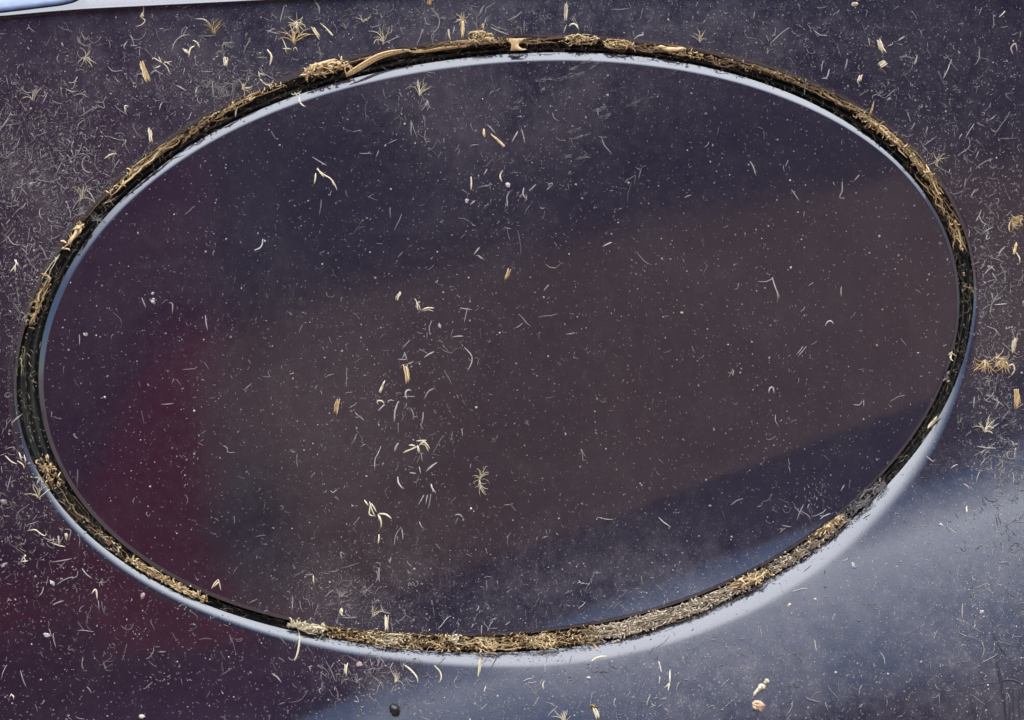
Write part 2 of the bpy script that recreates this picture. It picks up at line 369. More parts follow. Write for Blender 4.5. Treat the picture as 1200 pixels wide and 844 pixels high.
# dark blue rubbing strip that sits on the shoulder
M_TRIM = plain('dusty_blue_trim', (.06,.09,.17), .4, .3, 300, coat=.3)
xs = np.concatenate([np.linspace(-3000, -100, 12), np.linspace(-60, 95, 40)])
yt = np.interp(xs, [-3000,-100,0,25,45,70,85,95], [20,17,14,11,8.5,5.5,2,-3])
rows = []
for dy, dh in ((.3,-.0004),(0,.0002),(-.5,.0004),(-2,.0006),(-6,.0007),(-14,.0006),(-40,.0004)):
    yls = np.interp(xs, SHX, SHY); sh = base(xs, yls)+.0014+np.interp(yls-(yt+dy), [-1,0,.5,1.2,3,6,12,18,60], [0,-.0002,-.0001,-.00025,-.00038,-.0006,-.0011,-.0017,-.006])
    rows.append(P(xs, yt+dy, sh+dh))
v = np.concatenate(rows); n = len(xs)
F = [(i*n+j, i*n+j+1, (i+1)*n+j+1, (i+1)*n+j) for i in range(len(rows)-1) for j in range(n-1)]
under(mesh_obj('trim_strip', v, F, M_TRIM))

# ------------------------------------------------------------------ fibres
class Geo:
    def __init__(s): s.v = []; s.f = []; s.t = []; s.n = 0
    def strand(s, pts, lift, wid, sides=4, flat=.6, tint=.5, taper=(.5,.4), follow=True, h0=None):
        """pts: (n,2) drawing grid; lift: height over the surface (m); wid: full width in grid units"""
        p = np.asarray(pts, float); n = len(p)
        lift = np.broadcast_to(np.asarray(lift, float), (n,))
        h = (surf(p[:,0], p[:,1]) if h0 is None else h0*np.ones(n)) + lift
        q = P(p[:,0], p[:,1], h)
        tan = np.gradient(q, axis=0); tan /= np.linalg.norm(tan, axis=1)[:, None]+1e-12
        side = np.cross(tan, np.array([0,1,0])); side /= np.linalg.norm(side, axis=1)[:, None]+1e-12
        up = np.cross(side, tan)
        x = np.linspace(0, 1, n); prof = np.minimum(1, taper[0]+(1-taper[0])*x*4)*np.minimum(1, taper[1]+(1-taper[1])*(1-x)*4)
        rad = np.broadcast_to(np.asarray(wid, float), (n,))*S*.5*prof
        for k in range(sides):
            a = 2*math.pi*(k+.5)/sides
            s.v.append(q+side*(rad*math.cos(a))[:,None]+up*(rad*flat*math.sin(a)+rad*flat)[:,None])
        b = s.n
        for k in range(sides):
            k2 = (k+1) % sides
            for i in range(n-1): s.f.append((b+k*n+i, b+k2*n+i, b+k2*n+i+1, b+k*n+i+1))
        s.f.append(tuple(b+k*n for k in range(sides))[::-1]); s.f.append(tuple(b+k*n+n-1 for k in range(sides)))
        s.t.append(np.full(n*sides, tint)+rng.normal(0, .05, n*sides)); s.n += n*sides
    def grain(s, px, py, rx, ry, ang=0, h=.5, lift=0, tint=.6, fine=False, jit=.3):
        """a small lump: semi-axes in grid units"""
        hz = float(surf(px, py))+lift
        c = P(px, py, hz); m = (5, 8) if fine else (3, 5)
        vs = [];
        for i in range(m[0]):
            el = math.pi*(i+.5)/m[0]-math.pi/2
            for k in range(m[1]):
                az = 2*math.pi*k/m[1]; j = 1+random.uniform(-jit, jit)
                a, b_ = rx*math.cos(az)*math.cos(el)*j, ry*math.sin(az)*math.cos(el)*j
                vs.append((c[0]+(a*math.cos(ang)-b_*math.sin(ang))*S, c[1]-(math.sin(el)+.6)*h*min(rx, ry)*S*j, c[2]-(a*math.sin(ang)+b_*math.cos(ang))*S))
        b = s.n
        for i in range(m[0]-1):
            for k in range(m[1]): s.f.append((b+i*m[1]+k, b+i*m[1]+(k+1) % m[1], b+(i+1)*m[1]+(k+1) % m[1], b+(i+1)*m[1]+k))
        s.f.append(tuple(b+k for k in range(m[1]))[::-1]); s.f.append(tuple(b+(m[0]-1)*m[1]+k for k in range(m[1])))
        s.v.append(np.array(vs)); s.t.append(np.full(len(vs), tint)); s.n += len(vs)
    def build(s, name, mat, centre=True):
        return mesh_obj(name, np.concatenate(s.v), s.f, mat, centre=centre, attrs=dict(tint=np.clip(np.concatenate(s.t), 0, 1)))
def spline(pts, n=None):
    p = np.asarray(pts, float)
    if len(p) == 2: p = np.array([p[0], (p[0]+p[1])/2+rng.normal(0, .35, 2), p[1]])
    L = np.concatenate([[0], np.cumsum(np.linalg.norm(np.diff(p, axis=0), axis=1))])
    n = n or int(max(4, min(16, L[-1]/2.2)))
    out = []
    P0 = np.vstack([2*p[0]-p[1], p, 2*p[-1]-p[-2]])
    for x in np.linspace(0, L[-1], n):
        i = min(len(p)-2, max(0, int(np.searchsorted(L, x, 'right')-1))); t = (x-L[i])/max(1e-6, L[i+1]-L[i])
        a, b, c, d = P0[i], P0[i+1], P0[i+2], P0[i+3]
        out.append(.5*((2*b)+(-a+c)*t+(2*a-5*b+4*c-d)*t*t+(-a+3*b-3*c+d)*t**3))
    return np.array(out)
def curl(x, y, ang, L, bend=0., n=6, wob=.2):
    pts = [(x, y)]; a = ang
    for i in range(n-1):
        a += bend/(n-1)+rng.normal(0, wob)/(n-1)*2
        pts.append((pts[-1][0]+math.cos(a)*L/(n-1), pts[-1][1]+math.sin(a)*L/(n-1)))
    return np.array(pts)
def arch(n, top): x = np.linspace(0, 1, n); return .00004+top*np.sin(x*math.pi)
def make(name, kind, pts, wid, mat, label, cat, group=None):
    G = Geo(); m = MATS[mat]
    if kind in ('hair', 'rod') and isinstance(pts[0][0], tuple): kind = 'multi'
    if kind == 'rod' or kind == 'hair':
        sp = spline(pts); G.strand(sp, arch(len(sp), rng.uniform(0, .00025)), wid, 5, .7, rng.uniform(.5, .8), taper=(.5, .3))
    elif kind == 'shred':                    # bundle of parallel split strands with frayed ends
        p = np.asarray(pts, float); k = max(3, int(wid*1.1))
        ax = p[-1]-p[0]; nrm = np.array([-ax[1], ax[0]])/(np.linalg.norm(ax)+1e-6)
        for i in range(k):
            o = (i-(k-1)/2)/max(1, k-1)*wid*.8
            a, b = rng.uniform(0, .22), 1-rng.uniform(0, .25)
            sp = spline(p); j0, j1 = int(a*len(sp)), max(int(b*len(sp)), int(a*len(sp))+3); sp = sp[j0:j1]
            if len(sp) < 3: sp = spline(p)
            fr = np.linspace(-1, 1, len(sp))[:, None]
            sp = sp+nrm*o*(1+.35*fr*rng.uniform(-1, 1))+rng.normal(0, .25, sp.shape)
            G.strand(sp, .00008+rng.uniform(0, .0003), wid/k*1.7, 4, .7, rng.uniform(.35, .95), taper=(.6, .3))
    elif kind == 'taper':
        sp = spline(pts); n = len(sp); G.strand(sp, .0001, np.linspace(wid*.3, wid, n), 6, .6, .75, taper=(.4, .8))
        for q in range(3): G.strand(sp+rng.normal(0, wid*.12, sp.shape), .00025, wid*.3, 4, .6, rng.uniform(.3, 1), taper=(.3, .3))
    elif kind == 'tuft':                     # ((x,y),(dx,dy) of the stem's way, spread deg, strands)
        (x, y), (dx, dy), spr, ns = pts; L = math.hypot(dx, dy); a0 = math.atan2(dy, dx)
        for i in range(ns):
            a = a0+R(rng.normal(0, spr)); l = L*rng.uniform(.45, 1.1)
            sp = curl(x+rng.normal(0, wid*.3), y+rng.normal(0, wid*.3), a, l, rng.normal(0, 1.1), 7, .5)
            G.strand(sp, np.linspace(.0001, rng.uniform(.0001, .0009), 7), rng.uniform(.5, 1)*max(.8, wid*.44), 4, .7, rng.uniform(.2, .95), taper=(1, .3))
    elif kind == 'multi':                    # several hand-drawn strands
        for q in pts:
            sp = spline(q); G.strand(sp, arch(len(sp), rng.uniform(0, .0003)), wid*rng.uniform(.7, 1.1), 4, .7, rng.uniform(.4, .9), taper=(.6, .3))
    elif kind == 'chip':                     # ((x,y),(rx,ry),angle)
        (x, y), (rx, ry), a = pts; G.grain(x, y, rx*.9, ry*.9, R(a), .45, 0, .6, True, .42)
        for q in range(3): G.grain(x+rng.normal(0, rx*.4), y+rng.normal(0, ry*.4), rx*.4, ry*.4, R(a), .8, rx*S*.3, rng.uniform(.4, 1))
    o = G.build(name, m); tag(o, label, cat, group); return o
FI, SH, TU, CH = 'wood_fibre', 'straw_shred', 'fibre_tuft', 'plant_chip'
ITEMS = [
 # --- bodywork above the flap
 (SH,'shred',[(165,72),(170,86),(176,99)],7,'g','split golden straw shred with side hairs under the pale shoulder edge'),
 (TU,'multi',[[(157,90),(163,87),(170,88)],[(176,86),(182,83),(190,87)],[(164,99),(168,95),(164,92)]],1.3,'h','thin grey side hairs crossing the split golden shred'),
 (TU,'tuft',((98,68),(12,10),45,12),2.2,'c','small fuzzy beige tuft in the upper corner near the shoulder edge'),
 (TU,'multi',[[(91,43),(93,50),(103,55)],[(95,38),(100,47),(104,42)],[(72,50),(75,55)]],1.5,'h','forked grey hairs above the fuzzy beige tuft'),
 (TU,'multi',[[(147,58),(145,55),(149,48)],[(153,41),(157,55)],[(153,53),(161,53)],[(158,57),(163,55),(167,58)]],1.6,'h','three bent grey hairs between the shoulder edge and the golden shred'),
 (FI,'hair',[(168,-2),(168,13),(166,20),(170,24),(166,29),(160,31)],1.6,'c','long cream hair hanging down from the pale shoulder edge'),
 (CH,'chip',((166.5,18),(2,4),15),0,'c','cream knot on the hair that hangs from the shoulder edge'),
 (TU,'multi',[[(190,74),(180,68),(178,71)],[(191,74),(196,79),(199,87)],[(191,74),(202,72)],[(190,74),(186,66)],[(192,72),(200,77)],[(188,77),(181,80)]],1.5,'c','pale star of hairs beside the split golden shred'),
 (TU,'tuft',((38,118),(1,-17),16,6),2.2,'c','tan upright tuft near the picture edge below the shoulder corner'),
 (FI,'hair',[(85,113),(95,110),(105,115)],1.3,'h','arched grey hair over the purple corner of the bodywork'),
 (FI,'hair',[(151,125),(146,124),(148,134)],1.6,'c','hooked pale hair lying above the dense grey fuzz'),
 (FI,'multi',[[(111,119),(120,120),(124,113)],[(114,123),(122,127),(121,119)]],1.3,'h','angular grey hairs in a loose square below the fuzzy tuft'),
 (FI,'hair',[(55,110),(49,122)],1.5,'h','short straight grey fibre beside the tan upright tuft'),
 (TU,'tuft',((251,40),(-2,-20),13,13),2.2,'g','fan shaped golden tuft high on the bodywork with a hair trailing off'),
 (FI,'hair',[(229,22),(240,23),(247,30)],1.4,'c','thin hair trailing from the fan shaped golden tuft'),
 (FI,'hair',[(201,60),(206,48),(214,42),(223,41)],1.7,'h','wide grey bow shaped hair beside the fan shaped tuft'),
 (CH,'chip',((218,60),(4.5,2),40),0,'c','pale wedge chip under the bow shaped hair'),
 (FI,'hair',[(228,54),(223,57),(221,67)],2.2,'c','cream hooked splinter beside the pale wedge chip'),
 (FI,'hair',[(226,47),(231,50),(234,56)],1.8,'c','small bent splinter above the cream hooked splinter'),
 (FI,'multi',[[(228,66),(229,75),(224,80)],[(229,75),(232,79)]],1.5,'h','forked grey hair below the pale wedge chip'),
 (SH,'shred',[(265,67),(264,75),(262,83)],4.5,'c','short blunt cream splinter standing midway above the flap'),
 (SH,'hair',[(313,58),(318,66),(316,77)],3.2,'c','smooth curved cream splinter below the large golden burst'),
 (TU,'tuft',((344,51),(1,-26),14,18),3.2,'g','large golden burst of straw, stem of the biggest tuft above the flap'),
 (TU,'tuft',((347,26),(-2,14),85,26),2.6,'c','curled cream crown of the biggest tuft above the flap'),
 (TU,'multi',[[(331,45),(335,55),(338,60)],[(331,57),(342,58)],[(343,60),(346,55),(349,61)],[(336,62),(334,56)]],1.7,'c','tangle of cream hairs just below the large golden burst'),
 (FI,'hair',[(313,39),(316,36),(322,33)],1.5,'h','short grey hair beside the large golden burst'),
 (SH,'shred',[(366,30),(370,38),(377,49)],3.5,'c','ragged slanting cream strand between the burst and the rim clump'),
 (SH,'taper',[(375,27),(382,33),(390,42)],3,'c','straight pale splinter slanting down beside the ragged strand'),
 (FI,'hair',[(368,0),(374,9),(374,17)],2,'h','grey hair coming in from the upper border over the ragged strand'),
 (FI,'hair',[(328,26),(331,14),(334,4)],1.3,'h','thin grey hair rising from the large golden burst'),
 (TU,'multi',[[(303,84),(305,92),(310,97),(319,97),(320,94)],[(305,93),(312,99),(319,99)],[(305,86),(313,88)]],3.4,'c','bright cream curl perched on the recess rim above the long brown strip'),
 (FI,'hair',[(207,100),(219,107)],2.2,'h','stout grey rod on the bodywork below the bow shaped hair'),
 (FI,'hair',[(229,111),(231,102)],1.8,'h','short upright grey rod next to the stout grey rod'),
 (FI,'hair',[(278,125),(276,137)],2.4,'c','short pale stub poking down into the gap of the flap'),
 (SH,'shred',[(174,150),(176,158),(177,170)],4,'c','upright cream splinter just above the golden rim strands'),
 (TU,'multi',[[(341,110),(346,111),(353,107)],[(345,108),(348,112)],[(351,108),(351,118),(354,123),(358,125)]],2.6,'c','small cream claw whose tail hangs over the bright flap edge'),
 (TU,'tuft',((94,236),(6,-20),8,7),2.6,'c','pale straw wisp lying in the grey fuzz'),
 (TU,'multi',[[(101,222),(108,230),(112,240)],[(102,221),(111,223)],[(84,247),(91,236),(98,232)]],1.7,'h','grey hairs spreading from the pale straw wisp'),
 (FI,'multi',[[(125,159),(136,163),(148,165)],[(135,157),(143,156),(147,162)]],1.4,'h','pair of grey hairs crossing above the golden rim strands'),
 (FI,'hair',[(122,186),(130,181),(137,180)],2,'c','pale bent fibre near the outer end of the golden rim strands'),
 (FI,'hair',[(132,198),(140,187)],1.6,'h','straight grey fibre below the pale bent fibre'),
 (TU,'multi',[[(19,304),(18,311),(11,320)],[(18,310),(18,320)],[(17,304),(22,312)]],2.2,'c','forked tan wisp beside the narrow end of the flap'),
 (FI,'hair',[(30,383),(31,375),(35,377)],1.5,'c','tiny pale hook on the recess rim at the narrow end'),
 (TU,'multi',[[(6,534),(13,541),(20,544)],[(20,540),(27,545),(28,550)],[(22,530),(25,540)],[(28,533),(30,543)]],2.2,'c','pale broken twiglets at the picture edge by the narrow end'),
 (TU,'tuft',((45,583),(1,-20),12,9),3,'c','greenish cream tuft on the rim at the lower narrow end'),
 (TU,'tuft',((48,560),(-8,-8),50,8),1.6,'c','loose pale hairs over the rim above the greenish cream tuft'),
 (FI,'hair',[(13,497),(19,491),(26,485)],2.2,'h','stout grey fibre at the picture edge level with the narrow end'),
 (CH,'chip',((4,588),(4,3),20),0,'h','grey curled flake at the picture border below the twiglets'),
 # --- bodywork below, dark purple side
 (FI,'hair',[(32,622),(41,621),(48,626),(53,628),(54,624)],2,'c','wavy cream fibre on the dark purple lower bodywork'),
 (TU,'multi',[[(55,635),(65,632)],[(68,628),(69,640)],[(60,636),(68,639),(77,641)]],1.8,'c','three crossed cream rods beside the wavy cream fibre'),
 (SH,'shred',[(77,625),(79,637)],3,'c','bright little splinter beside the crossed cream rods'),
 (FI,'hair',[(76,620),(83,622),(80,634)],1.4,'h','grey hair looping over the bright little splinter'),
 (TU,'multi',[[(25,657),(28,653),(30,659)],[(28,653),(30,650)],[(24,658),(33,657)]],2.3,'c','tiny white pyramid of flakes on the dark purple bodywork'),
 (CH,'chip',((5,662),(5,2),-35),0,'h','grey flake at the border beside the tiny pyramid'),
 (CH,'chip',((61.5,683),(4.5,2.2),50),0,'w','white ragged flake on the dark purple bodywork'),
 (FI,'hair',[(51,688),(49,695),(45,699)],1.5,'h','short leaning hair next to the white ragged flake'),
 (FI,'hair',[(61,709),(68,706),(75,704)],1.8,'h','lying grey rod below the white ragged flake'),
 (FI,'hair',[(107,696),(112,691),(114,703)],2.3,'c','cream hook, upper part of the long bent hair under the grey star'),
 (FI,'hair',[(115,704),(116,716)],1,'h','fine hair continuing below the cream hook'),
 (TU,'tuft',((118,682),(7,3),75,7),1.3,'h','small grey star above the cream hook'),
 (FI,'hair',[(96,666),(101,673),(108,678)],1.6,'h','slanting grey hair next to the small grey star'),
 (CH,'chip',((167,699),(2.5,4),20),0,'p','pinkish flake under the silver rim at the dark end'),
 (FI,'hair',[(8,706),(10,703),(14,704)],1.4,'p','pinkish curl near the border on the dark purple bodywork'),
 (FI,'hair',[(11,817),(13,814),(16,817),(16,820)],2,'c','pale curl low on the dark red corner'),
 (CH,'chip',((55,744),(4,2.4),20),0,'w','white flake low on the dark red corner'),
 (CH,'chip',((166,840),(4,3),0),0,'w','white flake cut by the lower border'),
 (FI,'hair',[(318,789),(324,793),(330,800)],1.9,'h','stout grey rod below the silver rim on the purple bodywork'),
 (FI,'hair',[(97,770),(96,779),(98,786)],1.1,'h','faint upright hair on the purple lower bodywork'),
 (FI,'hair',[(24,786),(27,797),(31,806)],1.2,'h','faint slanting hair on the dark red corner'),
 # --- below the silver rim
 (FI,'hair',[(349,736),(351,748),(349,764),(345,775)],2.6,'c','long cream straw hanging across the silver rim from the pale knot'),
 (SH,'shred',[(406,776),(405,786),(404,795)],3.2,'c','tan strand hanging below the silver rim'),
 (TU,'tuft',((400,802),(4,-12),20,6),1.6,'h','grey wisp under the tan hanging strand'),
 (CH,'chip',((421,779),(4,3.5),10),0,'p','pinkish crumb just under the silver rim'),
 (TU,'tuft',((418,800),(3,-12),40,8),1.5,'h','grey wisp under the pinkish crumb'),
 (FI,'hair',[(444,770),(442,783)],1.4,'h','short upright hair just below the silver rim'),
 (TU,'tuft',((463,800),(8,-18),16,9),2,'c','cream feathery wisp below the silver rim'),
 (FI,'hair',[(472,778),(481,785),(488,793),(490,800)],2.4,'c','long curved cream hair next to the feathery wisp'),
 (FI,'hair',[(509,780),(516,788),(517,796),(514,800)],2.2,'c','curved pale hair beyond the long curved cream hair'),
 (SH,'shred',[(563,770),(562,784),(561,797)],2.8,'c','thin cream straw crossing the silver rim below the brown mat'),
 (FI,'hair',[(569,804),(567,811)],1.6,'c','tiny pale splinter under the thin cream straw'),
 (FI,'hair',[(635,773),(638,778),(639,787)],1.5,'h','fine hair curving over the silver rim'),
 (FI,'hair',[(638,798),(636,802),(637,808)],1.6,'c','tiny cream hook on the blue bodywork'),
 (SH,'taper',[(688,747),(694,753),(700,762)],4.5,'g','flared golden straw tip lying across the silver rim'),
 (FI,'hair',[(692,776),(700,771),(711,769)],3,'c','slightly bowed cream rod at the edge of the silver rim'),
 (CH,'chip',((720,752),(4,1.5),-25),0,'c','pale sliver on the silver rim beyond the flared straw tip'),
 (CH,'chip',((690,794),(3,2),0),0,'w','whitish crumb on the blue bodywork'),
 (FI,'hair',[(772,775),(774,782),(775,788)],2.8,'c','short blunt cream rod on the blue bodywork'),
 (TU,'multi',[[(785,785),(785,801)],[(785,800),(778,807)],[(785,801),(783,811)]],2.4,'c','cream straw with a forked foot on the blue bodywork'),
 (FI,'hair',[(773,792),(772,803)],1.8,'h','pale rod beside the straw with a forked foot'),
 (TU,'multi',[[(762,815),(759,822),(758,829)],[(761,830),(769,826)],[(770,830),(776,825)],[(765,820),(771,817)],[(773,820),(781,818)],[(778,830),(784,835)]],2,'h','loose group of grey hairs under the straw with a forked foot'),
 (SH,'shred',[(695,829),(699,836),(702,846)],5,'c','tan stub with a dark cap at the lower border'),
 (CH,'chip',((696,828),(4,2.5),20),0,'b','dark cap of the tan stub at the lower border'),
 (TU,'tuft',((662,846),(0,-18),20,10),2.6,'c','ragged cream tuft at the lower border'),
 (CH,'chip',((888,827),(5.5,8.0),-62),0,'o','orange oval crumb with a pale edge on the blue bodywork'),
 (CH,'chip',((1000,662.5),(2.4,4.5),-12),0,'w','clean white oval grain alone on the blue bodywork'),
 (FI,'hair',[(1129,567),(1133,569),(1136,573)],2.3,'p','small pinkish bow on the bodywork below the wide end of the flap'),
 (FI,'hair',[(1133,593),(1134,602)],2,'c','small upright pale rod under the pinkish bow'),
 (CH,'chip',((1103,615),(3,1.7),45),0,'w','white chip between the silver rim and the pinkish bow'),
 (CH,'chip',((925,709),(3.4,2),-45),0,'c','cream triangular chip under the silver rim'),
 (CH,'chip',((1150,717),(2.4,2.4),0),0,'w','round white speck on the grey dusty corner'),
 (FI,'hair',[(1128,708),(1128,726)],1.4,'h','fine upright hair in the grey dusty corner'),
 (FI,'hair',[(1031,764),(1036,771),(1037,781)],1.5,'h','bent grey hair in the dusty corner'),
 (FI,'hair',[(955,750),(957,764)],1.5,'h','fine upright hair on the blue bodywork below the cream chip'),
 # --- beside the wide end
 (TU,'tuft',((1154,423),(-1,18),24,28),3.0,'g','golden bushy tuft, inner one of the pair beside the wide end'),
 (TU,'tuft',((1174,422),(-2,16),50,34),3.0,'g','golden bushy tuft, outer one of the pair beside the wide end'),
 (FI,'hair',[(1183,437),(1181,430),(1187,427),(1189,434),(1185,440)],2.2,'c','cream loop beside the pair of golden bushy tufts'),
 (SH,'shred',[(1190,396),(1188,405),(1187,417)],5,'c','upright cream splinter above the pair of golden bushy tufts'),
 (SH,'shred',[(1191,456),(1192,470),(1190,482)],7,'g','bright golden bundle below the pair of bushy tufts'),
 (TU,'tuft',((1155,506),(1,-22),14,11),3,'c','upright forked cream tuft lowest beside the wide end'),
 (TU,'multi',[[(1154,470),(1161,465),(1165,459)],[(1155,463),(1161,465)],[(1162,467),(1170,471),(1166,480)],[(1169,470),(1177,476)]],2,'h','branching grey twiglets above the forked cream tuft'),
 (FI,'hair',[(1158,506),(1165,500),(1171,496)],2.2,'h','stout grey twig beside the forked cream tuft'),
 (FI,'hair',[(1142,465),(1141,479)],2.2,'h','single upright grey rod near the recess'),
 (TU,'multi',[[(1160,362),(1164,353),(1170,345)],[(1164,353),(1162,343)],[(1160,357),(1150,364)],[(1165,357),(1180,356)]],2,'h','grey antler shaped fibre beside the wide end'),
 (TU,'multi',[[(1156,382),(1168,388),(1163,398)],[(1167,387),(1172,393)]],2.4,'h','stout grey fork below the antler shaped fibre'),
 (TU,'tuft',((1198,254),(-12,14),18,12),3.2,'g','golden claw shaped clump at the picture border by the wide end'),
 (SH,'taper',[(1191,284),(1190,290),(1188,298)],7,'g','golden pear shaped chip with a hooked tail at the border'),
 (FI,'hair',[(1191,296),(1195,303),(1195,309)],2,'c','hooked cream tail below the golden pear shaped chip'),
 (FI,'hair',[(1169,302),(1173,294),(1178,289)],2,'h','grey fibre with a knob beside the pear shaped chip'),
 (TU,'multi',[[(1152,274),(1158,269),(1164,266)],[(1158,270),(1156,281),(1160,278)]],2,'h','grey tick shaped fibre near the rim of the wide end'),
 (FI,'hair',[(1147,252),(1151,260),(1158,264)],1.5,'h','grey wavy hair leading to the tick shaped fibre'),
 (TU,'multi',[[(1153,322),(1160,315),(1165,311)],[(1158,311),(1167,318)],[(1163,320),(1169,330)],[(1160,317),(1157,311)]],1.8,'h','grey twiggy star beside the wide end'),
 (FI,'hair',[(1137,232),(1143,222)],1.6,'h','straight grey fibre near the brown bark fibres'),
 # --- above the wide end
 (CH,'chip',((1001,5),(4.5,3),0),0,'c','cream chip cut close by the upper border'),
 (SH,'shred',[(1030,46),(1033,56),(1038,65)],5.5,'c','twisted cream shred above the golden mat'),
 (CH,'shred',[(1037,72),(1033,76),(1029,81)],7,'c','chunky cream chip right under the twisted shred'),
 (CH,'shred',[(1009,88),(1007,95),(1010,101)],4.5,'c','narrow cream chip between the twisted shred and the rim'),
 (SH,'rod',[(1171,20),(1178,13)],4.5,'c','stubby yellow rod near the upper corner'),
 (FI,'hair',[(1187,64),(1185,56),(1190,51),(1192,60)],1.9,'p','pinkish loop near the upper corner'),
 (SH,'taper',[(1024,119),(1022,128),(1018,138)],4,'g','golden stick rising from the recess rim above the golden mat'),
 (FI,'hair',[(990,82),(993,69)],2.2,'h','leaning grey rod above the brown rim fibres'),
 (FI,'hair',[(972,81),(969,91),(963,92)],1.8,'h','bent grey hair above the brown rim fibres'),
 (SH,'taper',[(1075,65),(1072,75)],3.5,'h','grey spindle shaped chip beyond the twisted shred'),
 (FI,'hair',[(1052,48),(1060,43)],2.2,'h','grey bent fibre between the twisted shred and the upper corner'),
 (TU,'tuft',((820,50),(-1,-16),14,7),2,'c','small tan tripod of hairs above the recess rim'),
 (FI,'hair',[(743,46),(748,42),(754,41),(752,38)],2,'h','grey squiggle over the recess rim at the middle'),
 (SH,'shred',[(664,2),(663,16),(662,30)],3.4,'c','upright cream straw standing above the middle of the rim'),
 (FI,'hair',[(667,31),(670,28),(675,29),(678,35)],2.6,'c','cream loop at the foot of the upright straw'),
 (SH,'shred',[(508,-3),(503,2),(504,9)],5,'g','golden clump at the upper border feeding a long curly hair'),
 (FI,'hair',[(505,9),(511,16),(515,24),(513,33),(506,41),(506,48)],2,'h','long curly grey hair running down from the golden border clump'),
 (TU,'tuft',((514,22),(7,-8),45,7),1.2,'h','thin side hairs along the long curly hair'),
 (FI,'hair',[(526,34),(526,40),(528,47)],2.2,'c','short pale peg above the rim beside the long curly hair'),
 (SH,'shred',[(542,19),(542,33),(542,47)],4,'g','golden stalk standing up from the rim'),
 (TU,'tuft',((542,24),(0,-11),75,16),1.5,'c','wispy crown of the golden stalk standing on the rim'),
 (TU,'tuft',((560,40),(-2,-28),38,12),1.3,'h','loose grey hairs beside the golden stalk'),
 (SH,'shred',[(566,28),(565,38)],4,'g','short golden peg above the rim beside the stalk'),
 (FI,'hair',[(575,32),(585,37),(597,41)],2.2,'h','pale hair sloping down to the rim beside the golden goblet flake'),
 (FI,'hair',[(612,13),(604,20),(594,24)],1.6,'h','thin grey hair high above the golden goblet flake'),
 (TU,'tuft',((449,52),(0,-26),18,12),2,'c','pale brush shaped tuft over the rim beyond the long flat strip'),
 # --- on the flap
 (SH,'rod',[(567,151),(568,161)],4,'g','tiny upright golden peg high on the flap'),
 (SH,'taper',[(575,157),(583,164),(591,172)],5,'g','golden club shaped splinter slanting beside the tiny peg'),
 (FI,'hair',[(571,146),(576,151),(581,157)],1.6,'h','faint hair above the club shaped splinter'),
 (FI,'rod',[(607,154),(600,167)],2,'h','leaning pale rod, nearer the club shaped splinter of two'),
 (FI,'rod',[(611,151),(615,168)],1.8,'h','leaning pale rod, farther from the club shaped splinter of two'),
 (SH,'hair',[(589,200),(586,206),(588,213)],3.6,'g','curved golden grain shaped splinter below the club shaped one'),
 (FI,'rod',[(552,207),(552,223)],2.4,'c','upright cream rod beside the curved golden splinter'),
 (CH,'chip',((547,236),(2.4,2.8),0),0,'w','white crumb below the upright cream rod'),
 (FI,'rod',[(551,240),(557,235)],2,'h','small slanting rod beside the white crumb'),
 (CH,'chip',((595,217),(3,3.3),30),0,'w','white angular crumb below the curved golden splinter'),
 (FI,'hair',[(598,224),(594,231),(595,243)],2,'h','bent hair hanging below the white angular crumb'),
 (FI,'rod',[(571,198),(567,205)],1.8,'h','tiny rod beside the curved golden splinter'),
 (FI,'rod',[(628,216),(620,224)],2,'h','slanting rod beyond the white angular crumb'),
 (FI,'hair',[(614,220),(613,228),(618,234)],1.8,'h','hook shaped hair beside the slanting rod'),
 (TU,'multi',[[(371,198),(380,205),(388,210),(393,218),(395,223)],[(370,203),(368,216)],[(389,212),(392,218)],[(372,197),(380,208)]],2.4,'c','long curved cream splinter with side hairs on the upper flap'),
 (FI,'hair',[(366,184),(374,189),(383,194)],1.5,'h','thin slanting hair above the long curved splinter'),
 (FI,'hair',[(298,293),(304,291),(307,287),(308,280)],1.8,'w','white hook alone on the upper flap'),
 (CH,'chip',((179.5,353.5),(2.4,4.2),-35),0,'w','white rice shaped grain near the narrow end of the flap'),
 (CH,'chip',((179,344),(1.6,1.8),0),0,'w','small white dot above the rice shaped grain'),
 (FI,'hair',[(166,349),(171,361)],1.6,'h','faint hair beside the rice shaped grain'),
 (FI,'hair',[(198,355),(202,356),(202,368)],1.6,'h','angled grey hair beyond the rice shaped grain'),
 (CH,'chip',((100,392),(3,1.6),15),0,'w','white flat crumb by the narrow end of the flap'),
 (FI,'hair',[(93,392),(93,405)],1,'h','fine hair under a dot beside the white flat crumb'),
 (SH,'shred',[(597,315),(595,322),(592,331)],4,'g','bright yellow splinter at the middle of the flap'),
 (TU,'multi',[[(486,350),(491,358),(493,365)],[(494,364),(500,361),(509,361)],[(495,365),(502,363),(508,365)],[(488,353),(490,364)]],2.4,'c','V shaped cream splinter on the middle of the flap'),
 (SH,'shred',[(469,342),(466,348),(465,355)],3,'c','small split splinter beside the V shaped one'),
 (FI,'multi',[[(548,361),(544,378)],[(539,361),(545,362),(553,363)]],1.7,'h','T shaped grey fibre on the middle of the flap'),
 (FI,'rod',[(530,395),(543,394)],1.8,'h','lying grey rod below the T shaped fibre'),
 (FI,'hair',[(506,376),(503,384),(504,393)],1.5,'h','upright bowed hair beside the round white dot'),
 (CH,'chip',((515,382),(2.3,2.2),0),0,'w','round white dot beside the upright bowed hair'),
 (SH,'shred',[(474,427),(477,438),(479,452)],5.5,'g','longest golden splinter on the middle of the flap'),
 (SH,'taper',[(451,446),(448,453),(445,460)],4.5,'c','pale spearhead chip beside the longest golden splinter'),
